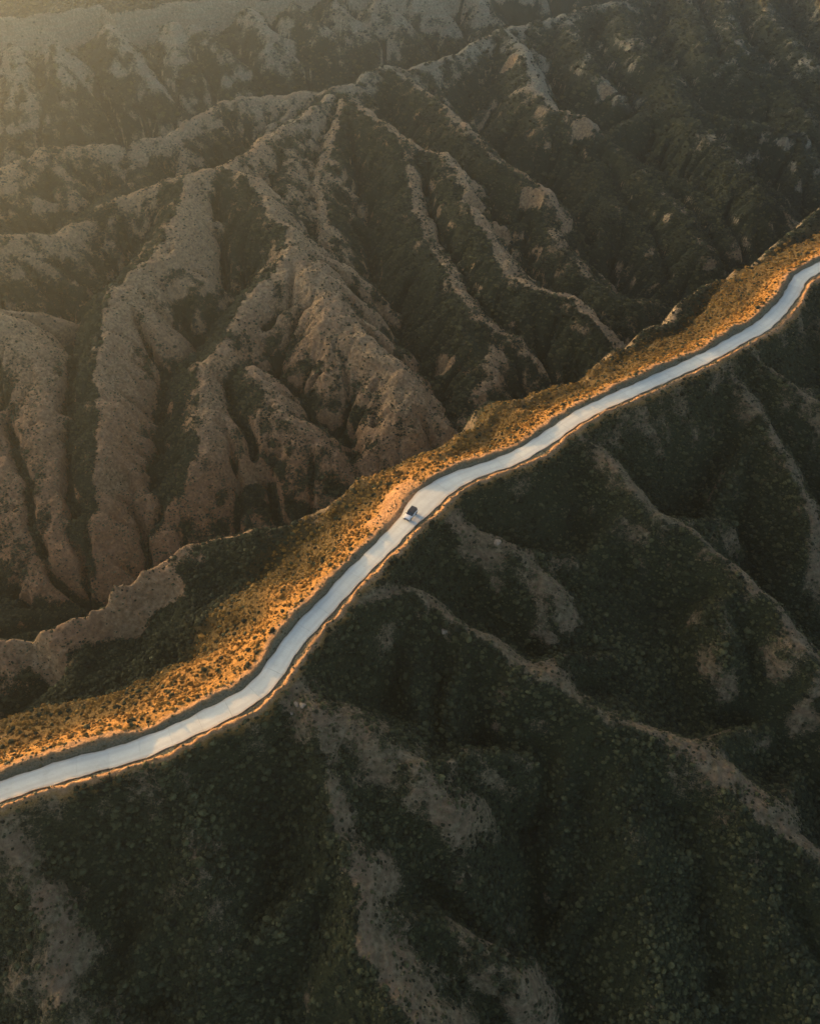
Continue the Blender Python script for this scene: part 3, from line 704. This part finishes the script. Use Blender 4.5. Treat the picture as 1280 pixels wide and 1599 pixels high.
road['kind'] = 'structure'; road['label'] = 'pale concrete ridge road of cast slabs'
SL = 7
i = 0; k = 0
while i + SL < NS:
    me = bpy.data.meshes.new('road_slab')
    vs = []; fs = []; ev = []
    nc = 6
    dz = random.uniform(-.012, .012)
    for j in range(SL + 1):
        q = i + j; g = 0.0
        if j == 0: g = .012
        if j == SL: g = -.012
        for c in range(nc + 1):
            f = c / nc * 2 - 1
            wob = 0.10 * math.sin(q * .9) + 0.08 * math.sin(q * .37 + 2) + random.uniform(-.05, .05)
            off = f * (RW[q] + 0.05 + (wob if abs(f) == 1 else 0))
            p = RC[q] + RN[q] * off + RT[q] * g
            vs.append((p[0], p[1], RZ[q] + dz + 0.02 * (1 - f * f)))
            ev.append(abs(f))
    n0 = len(vs)
    for v in list(vs): vs.append((v[0], v[1], v[2] - .22)); ev.append(1.)
    W_ = nc + 1
    for j in range(SL):
        for c in range(nc):
            a = j * W_ + c
            fs.append((a, a + W_, a + W_ + 1, a + 1))
        a = j * W_; fs.append((a, a + n0, a + W_ + n0, a + W_))
        a = j * W_ + nc; fs.append((a, a + W_, a + W_ + n0, a + n0))
    for c in range(nc):
        fs.append((c, c + 1, c + 1 + n0, c + n0)); a = SL * W_ + c; fs.append((a, a + n0, a + 1 + n0, a + 1))
    me.from_pydata(vs, [], fs); me.update()
    bm = bmesh.new(); bm.from_mesh(me); bmesh.ops.recalc_face_normals(bm, faces=bm.faces); bm.to_mesh(me); bm.free()
    a = me.attributes.new('edge', 'FLOAT', 'POINT'); a.data.foreach_set('value', np.array(ev, np.float32))
    link('road_slab', me, road, M_CONC)
    i += SL; k += 1

# ------------------------------------------------------------------ shrubs
def shrub_mesh(name, seed, leaves=95):
    r = random.Random(seed)
    bm = bmesh.new()
    bmesh.ops.create_icosphere(bm, subdivisions=2, radius=1.0)
    lob = [(Vector((r.uniform(-1, 1), r.uniform(-1, 1), r.uniform(-.1, 1))).normalized(), r.uniform(.1, .42)) for _ in range(9)]
    for v in bm.verts:
        d = v.co.normalized(); s = .60 + r.uniform(-.10, .10)
        for ax, am in lob: s += am * max(0, d.dot(ax) - .55) * 1.6
        v.co = d * s
        v.co.z = max(v.co.z * .86, -.25) + .12
    for k in range(leaves):
        d = Vector((r.gauss(0, 1), r.gauss(0, 1), abs(r.gauss(0.25, .8)))).normalized()
        c = d * r.uniform(.62, 1.10); c.z = c.z * .86 + .12
        a = d.orthogonal().normalized(); a.rotate(Matrix.Rotation(r.uniform(0, 6.28), 3, d)); b = d.cross(a)
        s = r.uniform(.12, .30); tilt = d * r.uniform(-.12, .34)
        q = [c + a * s + tilt, c + b * s * .7, c - a * s + tilt * .3, c - b * s * .7 - tilt]
        bm.faces.new([bm.verts.new(p) for p in q])
    me = bpy.data.meshes.new(name); bm.to_mesh(me); bm.free()
    return me

def mat_leaf(name, dark, mid, lite):
    t = NT(name)
    rnd = t.n('ShaderNodeObjectInfo').outputs['Random']
    n = t.noise(.05, 3); n2 = t.noise(3.0, 3)
    f = t.math('ADD', t.math('MULTIPLY', rnd, .55), t.math('ADD', t.math('MULTIPLY', n, .55), t.math('MULTIPLY', n2, .25)))
    c = t.ramp(f, [(.35, dark), (.65, mid), (.98, lite)])
    t.l(c, t.b.inputs['Base Color']); t.b.inputs['Roughness'].default_value = .8
    return t.m
M_GREEN = mat_leaf('dark_scrub_leaf', (.014, .017, .009), (.031, .036, .017), (.082, .084, .036))
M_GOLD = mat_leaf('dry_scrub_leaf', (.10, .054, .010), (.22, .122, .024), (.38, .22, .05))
GREEN = [shrub_mesh('shrub_green', 100 + k) for k in range(4)]
GOLD = [shrub_mesh('shrub_dry', 200 + k) for k in range(3)]
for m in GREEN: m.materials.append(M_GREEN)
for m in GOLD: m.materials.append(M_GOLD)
M_TUFT = mat_leaf('grey_tuft_leaf', (.040, .040, .020), (.085, .078, .038), (.16, .135, .07))
TUFT = [shrub_mesh('tuft', 300 + k, 26) for k in range(2)]
for m in TUFT: m.materials.append(M_TUFT)

# scatter
def scatter(x0, x1, y0, y1, sp, far):
    nx = int((x1 - x0) / sp); ny = int((y1 - y0) / sp)
    X, Y = np.meshgrid(np.arange(nx) * sp + x0, np.arange(ny) * sp + y0)
    X = X.ravel() + RNG.uniform(-.48, .48, X.size) * sp; Y = Y.ravel() + RNG.uniform(-.48, .48, Y.size) * sp
    m = np.abs(X) < 0.54 * np.sqrt(Y ** 2 + 150 ** 2) + 25
    return X[m], Y[m]
pts = []
for (x0, x1, y0, y1, sp, rr) in ((-140, 160, -5, 240, .68, .80), (-330, 330, 240, 420, 1.2, 1.2), (-400, 400, 420, 640, 1.9, 1.8)):
    X, Y = scatter(x0, x1, y0, y1, sp, 0)
    h, d, a, I = ground(X, Y)
    b = bare_mask(X, Y, sample(BARE, CB, X, Y), sample(SLOPE, CH * 0, X, Y), sample(CURV, CH * 0, X, Y), sample(FLOW, CH * 0 + 1, X, Y))
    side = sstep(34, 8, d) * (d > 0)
    pad = PADS(I * .75) * (d > 0) * (a < 6.2 - 1.6 * fbm(X, Y, 4, 3, 90))
    patch = 0.5 + 0.5 * fbm(X, Y, 14, 3, 95)
    cl = fbm(X, Y, 5, 3, 97)
    p = np.clip(1.25 - 1.10 * b + .35 * cl, 0.16 if y0 > 200 else .10, 1) * (0.55 + 0.45 * np.clip(patch * 1.8, 0, 1))
    p = np.where(side > .2, np.maximum(p * .9, .80), p)
    p = np.where((a < np.where(d > 0, 2.3, 2.4)) & (np.abs(d) < 30), 0, p)
    p = np.where((d > 0) & (d < 30) & (a < 4), p * .6, p)
    p = np.where(pad > .5, 0, p)
    keep = RNG.uniform(0, 1, X.size) < p
    size = (0.24 + 0.52 * RNG.uniform(0, 1, X.size) ** 2.2) * rr * (1.08 - .5 * sstep(.35, .75, b)) * np.where(side > .3, .78, 1.0) * (.8 + .35 * patch)
    size = size * np.where(RNG.uniform(0, 1, X.size) < .05, 1.4, 1.0)
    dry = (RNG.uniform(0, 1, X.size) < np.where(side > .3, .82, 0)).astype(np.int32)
    pts.append(np.stack([X, Y, h - .10 * size, size, dry], 1)[keep])
P = np.vstack(pts)
# small grey-green tufts on the open ground
tl = []
for (x0, x1, y0, y1, sp, rr) in ((-130, 150, -5, 200, .62, 1.0), (-260, 260, 160, 430, 1.1, 1.5)):
    X, Y = scatter(x0, x1, y0, y1, sp, 0)
    h, d, a, I = ground(X, Y)
    b = bare_mask(X, Y, sample(BARE, CB, X, Y), sample(SLOPE, CH * 0, X, Y), sample(CURV, CH * 0, X, Y), sample(FLOW, CH * 0 + 1, X, Y))
    p = sstep(.2, .5, b) * (.30 + .5 * np.clip(fbm(X, Y, 7, 3, 98), -.5, 1))
    p = np.where((np.abs(d) < 25) & (a < np.where(d > 0, .35, .5)), 0, p)
    p = np.where((np.abs(d) < 25) & (a >= .35) & (a < 5), .34, p)
    keep = RNG.uniform(0, 1, X.size) < p
    tl.append(np.stack([X, Y, h - .02, (.10 + .17 * RNG.uniform(0, 1, X.size) ** 1.5) * rr, np.full(X.size, 2.)], 1)[keep])
TU = np.vstack(tl)

# what the picture shows largest becomes single shrubs
CE = np.array([0, 0, CAM_H])
def view(Pn):
    v = Pn[:, :3] - CE
    c = math.cos(math.radians(45)); s = c
    zc = v[:, 1] * c - v[:, 2] * s; yc = v[:, 1] * s + v[:, 2] * c
    return v[:, 0] / zc, yc / zc, zc
sx, sy, zc = view(P)
inn = (np.abs(sx) < .49) & (np.abs(sy) < .612)
eps = 1.0
hx = (ground(P[:, 0] + eps, P[:, 1])[0] - ground(P[:, 0] - eps, P[:, 1])[0]) / 2
hy = (ground(P[:, 0], P[:, 1] + eps)[0] - ground(P[:, 0], P[:, 1] - eps)[0]) / 2
nrm = np.stack([-hx, -hy, np.ones_like(hx)], 1); nrm /= np.linalg.norm(nrm, axis=1)[:, None]
vd = CE - P[:, :3]; vd /= np.linalg.norm(vd, axis=1)[:, None]
facing = (nrm * vd).sum(1)
app = P[:, 3] / zc * (inn & (facing > .45))
dpt, apt, ipt = ground(P[:, 0], P[:, 1])[1:]
single = np.zeros(len(P), bool)
gi = np.nonzero(P[:, 4] < .5)[0]; g_sel = gi[np.argsort(-app[gi])[:290]]
di = np.nonzero((P[:, 4] > .5) & (dpt > 0) & (dpt < 22) & (P[:, 2] > -5))[0]; d_sel = di[np.argsort(-app[di])[:290]]
single[g_sel] = True; single[d_sel] = True

def place_shrub(name, me, p, label, group):
    o = bpy.data.objects.new(name, me); COL.objects.link(o)
    o.location = p[:3]; o.rotation_euler = (random.uniform(-.1, .1), random.uniform(-.1, .1), random.uniform(0, 6.28))
    s = p[3]; o.scale = (s * random.uniform(.9, 1.15), s * random.uniform(.9, 1.15), s * random.uniform(.85, 1.1))
    o['label'] = label; o['category'] = 'shrub'; o['group'] = group
    return o
def green_zone(x, y):
    if x < -30: return 'round dark olive shrub on the slope below the lower left of the road', 'shrubs on the slope below the lower road'
    if x < 8: return 'round dark olive shrub on the pale spur at the bottom of the picture', 'shrubs on the bottom spur'
    return 'round dark olive shrub on the densely covered slope at the bottom right', 'shrubs on the bottom right slope'
protos = {}
for i in g_sel:
    lab, grp = green_zone(P[i, 0], P[i, 1])
    o = place_shrub('shrub', GREEN[i % 4], P[i], lab, grp); protos.setdefault(('g', i % 4), o)
for i in d_sel:
    s = ipt[i] * .75
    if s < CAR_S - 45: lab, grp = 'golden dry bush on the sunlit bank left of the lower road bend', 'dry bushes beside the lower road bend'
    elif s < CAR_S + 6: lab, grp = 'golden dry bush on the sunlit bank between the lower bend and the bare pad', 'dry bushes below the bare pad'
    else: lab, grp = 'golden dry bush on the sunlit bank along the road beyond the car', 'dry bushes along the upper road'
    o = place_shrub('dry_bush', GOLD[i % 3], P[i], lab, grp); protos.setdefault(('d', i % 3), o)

ts = np.argsort(-(TU[:, 3] * (view(TU)[2] < 170) * (np.abs(view(TU)[0]) < .4) * (np.abs(view(TU)[1]) < .55)))[:2]
for k, i in enumerate(ts):
    o = place_shrub('grass_tuft', TUFT[k], TU[i], 'small grey-green tuft on the bare near spur', 'tufts on the bare near spurs'); o['category'] = 'tuft'; protos[('t', k)] = o
Q = np.vstack([P[~single], np.delete(TU, ts, 0)])
me = bpy.data.meshes.new('scrub_cover')
me.vertices.add(len(Q)); me.vertices.foreach_set('co', Q[:, :3].astype(np.float32).ravel())
def attr(me, n, kind, v):
    a = me.attributes.new(n, kind, 'POINT')
    a.data.foreach_set('vector' if kind == 'FLOAT_VECTOR' else 'value', np.ascontiguousarray(v).ravel())
n_ = len(Q)
attr(me, 'rot', 'FLOAT_VECTOR', np.stack([RNG.uniform(-.12, .12, n_), RNG.uniform(-.12, .12, n_), RNG.uniform(0, 6.28, n_)], 1).astype(np.float32))
attr(me, 'scl', 'FLOAT_VECTOR', (Q[:, 3:4] * RNG.uniform(.85, 1.18, (n_, 3))).astype(np.float32))
attr(me, 'pick', 'INT', np.where(Q[:, 4] > 1.5, 7 + RNG.integers(0, 2, n_), np.where(Q[:, 4] > .5, 4 + RNG.integers(0, 3, n_), RNG.integers(0, 4, n_))).astype(np.int32))
scrub = link('scrub_cover', me)
scrub['kind'] = 'stuff'; scrub['label'] = 'low scrub covering the slopes and gullies'; scrub['category'] = 'scrub'
ng = bpy.data.node_groups.new('scrub_on_points', 'GeometryNodeTree')
ng.interface.new_socket('Geometry', in_out='INPUT', socket_type='NodeSocketGeometry')
ng.interface.new_socket('Geometry', in_out='OUTPUT', socket_type='NodeSocketGeometry')
N = ng.nodes
gi_ = N.new('NodeGroupInput'); go_ = N.new('NodeGroupOutput')
mp_ = N.new('GeometryNodeMeshToPoints'); ip_ = N.new('GeometryNodeInstanceOnPoints'); jn = N.new('GeometryNodeJoinGeometry')
for key in [('t', 1), ('t', 0), ('d', 2), ('d', 1), ('d', 0), ('g', 3), ('g', 2), ('g', 1), ('g', 0)]:
    oi = N.new('GeometryNodeObjectInfo'); oi.transform_space = 'ORIGINAL'; oi.inputs['Object'].default_value = protos[key]
    oi.inputs['As Instance'].default_value = True
    ng.links.new(oi.outputs['Geometry'], jn.inputs[0])
def na(n, t):
    a = N.new('GeometryNodeInputNamedAttribute'); a.data_type = t; a.inputs['Name'].default_value = n
    return a.outputs[0]
ng.links.new(gi_.outputs[0], mp_.inputs[0]); ng.links.new(mp_.outputs[0], ip_.inputs['Points'])
ng.links.new(jn.outputs[0], ip_.inputs['Instance'])
ip_.inputs['Pick Instance'].default_value = True
ng.links.new(na('pick', 'INT'), ip_.inputs['Instance Index'])
e2r = N.new('FunctionNodeEulerToRotation'); ng.links.new(na('rot', 'FLOAT_VECTOR'), e2r.inputs[0]); ng.links.new(e2r.outputs[0], ip_.inputs['Rotation'])
ng.links.new(na('scl', 'FLOAT_VECTOR'), ip_.inputs['Scale'])
ng.links.new(ip_.outputs[0], go_.inputs[0])
md = scrub.modifiers.new('scatter', 'NODES'); md.node_group = ng


# ------------------------------------------------------------------ the car
def loft(name, secs, mat, parent, smooth=True, cap=True):
    """secs: list of rings of (x, y, z) with equal counts"""
    n = len(secs[0]); vs = [p for s in secs for p in s]; fs = []
    for i in range(len(secs) - 1):
        for j in range(n):
            k = (j + 1) % n
            fs.append((i * n + j, i * n + k, (i + 1) * n + k, (i + 1) * n + j))
    if cap: fs += [tuple(range(n))[::-1], tuple(range((len(secs) - 1) * n, len(secs) * n))]
    me = bpy.data.meshes.new(name); me.from_pydata(vs, [], fs)
    bm = bmesh.new(); bm.from_mesh(me); bmesh.ops.recalc_face_normals(bm, faces=bm.faces)
    for f in bm.faces: f.smooth = smooth and len(f.verts) == 4
    bm.to_mesh(me); bm.free()
    return link(name, me, parent, mat)
def box(name, c, s, mat, parent, bev=.02):
    bm = bmesh.new(); bmesh.ops.create_cube(bm, size=1)
    for v in bm.verts: v.co = Vector((v.co.x * s[0] + c[0], v.co.y * s[1] + c[1], v.co.z * s[2] + c[2]))
    if bev: bmesh.ops.bevel(bm, geom=list(bm.edges), offset=bev, segments=2, affect='EDGES')
    me = bpy.data.meshes.new(name); bm.to_mesh(me); bm.free()
    return link(name, me, parent, mat)
def pane(name, q, mat, parent, th=.02):
    q = [Vector(p) for p in q]; n = (q[1] - q[0]).cross(q[3] - q[0]).normalized() * th
    vs = [p + n * .6 for p in q] + [p - n * .4 for p in q]
    me = bpy.data.meshes.new(name)
    me.from_pydata([tuple(v) for v in vs], [], [(0, 1, 2, 3), (7, 6, 5, 4), (0, 4, 5, 1), (1, 5, 6, 2), (2, 6, 7, 3), (3, 7, 4, 0)])
    bm = bmesh.new(); bm.from_mesh(me); bmesh.ops.recalc_face_normals(bm, faces=bm.faces); bm.to_mesh(me); bm.free()
    return link(name, me, parent, mat)
def disc(name, c, r, w, mat, parent, seg=24, inner=0.0):
    prof = [(inner, -w / 2), (r * .9, -w / 2), (r, -w * .3), (r, w * .3), (r * .9, w / 2), (inner, w / 2)]
    vs = []; fs = []
    for k in range(seg):
        a = 2 * math.pi * k / seg
        for (rr, y) in prof: vs.append((c[0] + rr * math.cos(a), c[1] + y, c[2] + rr * math.sin(a)))
    m = len(prof)
    for k in range(seg):
        for j in range(m - 1):
            a = k * m + j; b = ((k + 1) % seg) * m + j
            fs.append((a, b, b + 1, a + 1))
    me = bpy.data.meshes.new(name); me.from_pydata(vs, [], fs)
    bm = bmesh.new(); bm.from_mesh(me); bmesh.ops.remove_doubles(bm, verts=bm.verts, dist=1e-4); bmesh.ops.recalc_face_normals(bm, faces=bm.faces); bm.to_mesh(me); bm.free()
    return link(name, me, parent, mat)
PAINT = plain('white_paint', (.48, .51, .52), .30, 0, .5)
BLACK = plain('black_trim', (.012, .013, .015), .45, 0, .4)
ROOFM = plain('black_roof', (.010, .011, .013), .35, 0, .5)
GLASS = plain('dark_glass', (.018, .026, .034), .08, 0, .6)
TYRE = plain('tyre_rubber', (.015, .015, .015), .9)
RIM = plain('alloy', (.35, .36, .37), .35, .8)
LAMP = plain('lamp_glass', (.75, .77, .78), .1, 0, .6)
REDL = plain('tail_lamp', (.35, .02, .02), .2, 0, .5)
car = bpy.data.objects.new('car', None); COL.objects.link(car)
car['label'] = 'small white off-road car with black roof driving on the pale road'; car['category'] = 'car'
ci = int(np.argmin((RC[:, 0] - CAR_X) ** 2 + (RC[:, 1] - CAR_Y) ** 2))
car.location = (CAR_X, CAR_Y, RZ[ci] + .045)
car.scale = (.88, .88, .88)
car.rotation_euler = (0, 0, math.atan2(-RT[ci, 1], -RT[ci, 0]))
def ring(x, w, zb, zt, r=.10):
    pts = []
    for (sy, cz, a0) in ((1, zt - r, 0), (-1, zt - r, 90), (-1, zb + r, 180), (1, zb + r, 270)):
        for k in range(4):
            a = math.radians(a0 + k * 30)
            pts.append((x, sy * (w - r) + r * math.cos(a), cz + r * math.sin(a)))
    return pts
loft('body', [ring(2.02, .70, .55, .86), ring(1.95, .80, .45, .98), ring(1.75, .86, .40, 1.03), ring(1.2, .88, .38, 1.07), ring(.72, .89, .36, 1.10),
              ring(0, .89, .36, 1.11), ring(-1.2, .89, .38, 1.11), ring(-1.85, .87, .44, 1.10), ring(-1.98, .80, .52, 1.04)], PAINT, car)
def crect(x0, x1, w, z):
    return [(x1, w - .12, z), (x1 - .06, w - .02, z), (x0 + .08, w - .02, z), (x0, w - .12, z), (x0, -w + .12, z), (x0 + .08, -w + .02, z), (x1 - .06, -w + .02, z), (x1, -w + .12, z)]
loft('cabin', [crect(-1.93, .82, .85, 1.08), crect(-1.84, .22, .75, 1.66)], BLACK, car, smooth=False)
loft('roof', [crect(-1.87, .27, .77, 1.655), crect(-1.88, .29, .78, 1.70), crect(-1.82, .22, .73, 1.755), crect(-1.6, .05, .6, 1.77)], ROOFM, car, smooth=False)
pane('windscreen', [(.775, .70, 1.12), (.775, -.70, 1.12), (.275, -.62, 1.63), (.275, .62, 1.63)], GLASS, car)
pane('rear_window', [(-1.93, -.66, 1.16), (-1.93, .66, 1.16), (-1.855, .60, 1.58), (-1.855, -.60, 1.58)], GLASS, car)
for s in (1, -1):
    for (a, b, c, d) in ((-.55, .55, .12, -.55), (-1.72, -.63, -.63, -1.66)):
        pane('side_window', [(a, s * .838, 1.14), (b, s * .838, 1.14), (c, s * .757, 1.61), (d, s * .757, 1.61)], GLASS, car)
    door = pane('door', [(-.60, s * .888, .50), (.62, s * .888, .50), (.62, s * .888, 1.05), (-.60, s * .888, 1.05)], PAINT, car, .025)
    box('handle', (-.42, s * .915, .96), (.2, .03, .04), BLACK, door, .008)
    box('wing_mirror', (.60, s * .98, 1.18), (.14, .2, .16), BLACK, car, .03)
    box('headlight', (1.97, s * .62, .82), (.12, .26, .18), LAMP, car, .03)
    box('tail_light', (-1.97, s * .72, .86), (.08, .14, .28), REDL, car, .02)
    box('side_sill', (0, s * .86, .40), (1.7, .12, .12), BLACK, car, .03)
    for x in (1.27, -1.25):
        disc('wheel_arch', (x, s * .845, .40), .44, .10, BLACK, car)
        w = disc('wheel', (x, s * .80, .345), .345, .22, TYRE, car)
        disc('rim', (x, s * .85, .345), .22, .15, RIM, w, 16)
box('bumper', (2.03, 0, .50), (.22, 1.66, .24), BLACK, car, .05)
box('bumper', (-2.0, 0, .50), (.2, 1.66, .24), BLACK, car, .05)
box('grille', (2.015, 0, .78), (.06, .9, .18), BLACK, car, .02)
box('number_plate', (2.145, 0, .50), (.012, .50, .11), plain('plate', (.7, .7, .68), .5), car, 0)

# ------------------------------------------------------------------ boulders beside the road
def mat_stone():
    t = NT('pale_stone'); n = t.noise(2.2, 5); n2 = t.noise(9., 4)
    c = t.mix(.4, t.ramp(n, [(.3, (.15, .11, .07)), (.7, (.27, .22, .16))]), t.ramp(n2, [(.3, (.11, .09, .06)), (.7, (.30, .25, .19))]))
    t.l(c, t.b.inputs['Base Color']); t.b.inputs['Roughness'].default_value = .9; t.bump(n2, .6, .08)
    return t.m
M_STONE = mat_stone()
def boulder(x, y, r, seed, label, group=None):
    rr = random.Random(seed); bm = bmesh.new(); bmesh.ops.create_icosphere(bm, subdivisions=3, radius=1)
    cuts = [(Vector((rr.gauss(0, 1), rr.gauss(0, 1), rr.gauss(.3, 1))).normalized(), rr.uniform(.55, .85)) for _ in range(9)]
    sc = (rr.uniform(.8, 1.3), rr.uniform(.8, 1.2), rr.uniform(.6, .85))
    for v in bm.verts:
        for n, d in cuts:
            e = v.co.dot(n) - d
            if e > 0: v.co -= n * e * .9
        v.co += v.co.normalized() * rr.uniform(-.03, .03)
        v.co = Vector((v.co.x * sc[0] * r, v.co.y * sc[1] * r, v.co.z * sc[2] * r))
    me = bpy.data.meshes.new('boulder'); bm.to_mesh(me); bm.free()
    o = link('boulder', me, None, M_STONE)
    z = float(ground(np.array([[x]]), np.array([[y]]))[0][0, 0])
    o.location = (x, y, z + r * .1); o.rotation_euler = (0, 0, rr.uniform(0, 6)); o['label'] = label; o['category'] = 'boulder'
    if group: o['group'] = group
for bx_, by_, br_, bs_, bl_ in BOULDERS: boulder(bx_, by_, br_, bs_, bl_, 'boulders along the ridge')

# ------------------------------------------------------------------ haze
hz = bpy.data.meshes.new('haze'); bm = bmesh.new(); bmesh.ops.create_cube(bm, size=1); bm.to_mesh(hz); bm.free()
haze = link('haze', hz); haze['kind'] = 'stuff'; haze['label'] = 'thin warm evening haze in the canyon air'
hx0, hx1, hy0, hy1, hz0, hz1 = -1000, 1000, -520, 1420, float(TH.min()) - 2, max(CAM_H, float(TH.max())) + 5
haze.location = ((hx0 + hx1) / 2, (hy0 + hy1) / 2, (hz0 + hz1) / 2); haze.scale = (hx1 - hx0, hy1 - hy0, hz1 - hz0)
hm = bpy.data.materials.new('haze_air'); hm.use_nodes = True
for nd in list(hm.node_tree.nodes):
    if nd.type == 'BSDF_PRINCIPLED': hm.node_tree.nodes.remove(nd)
pv = hm.node_tree.nodes.new('ShaderNodeVolumePrincipled')
pv.inputs['Color'].default_value = (.64, .83, 1.0, 1); pv.inputs['Density'].default_value = HAZE_D; pv.inputs['Anisotropy'].default_value = .84
hm.node_tree.links.new(pv.outputs[0], [n for n in hm.node_tree.nodes if n.type == 'OUTPUT_MATERIAL'][0].inputs['Volume'])
hz.materials.append(hm)
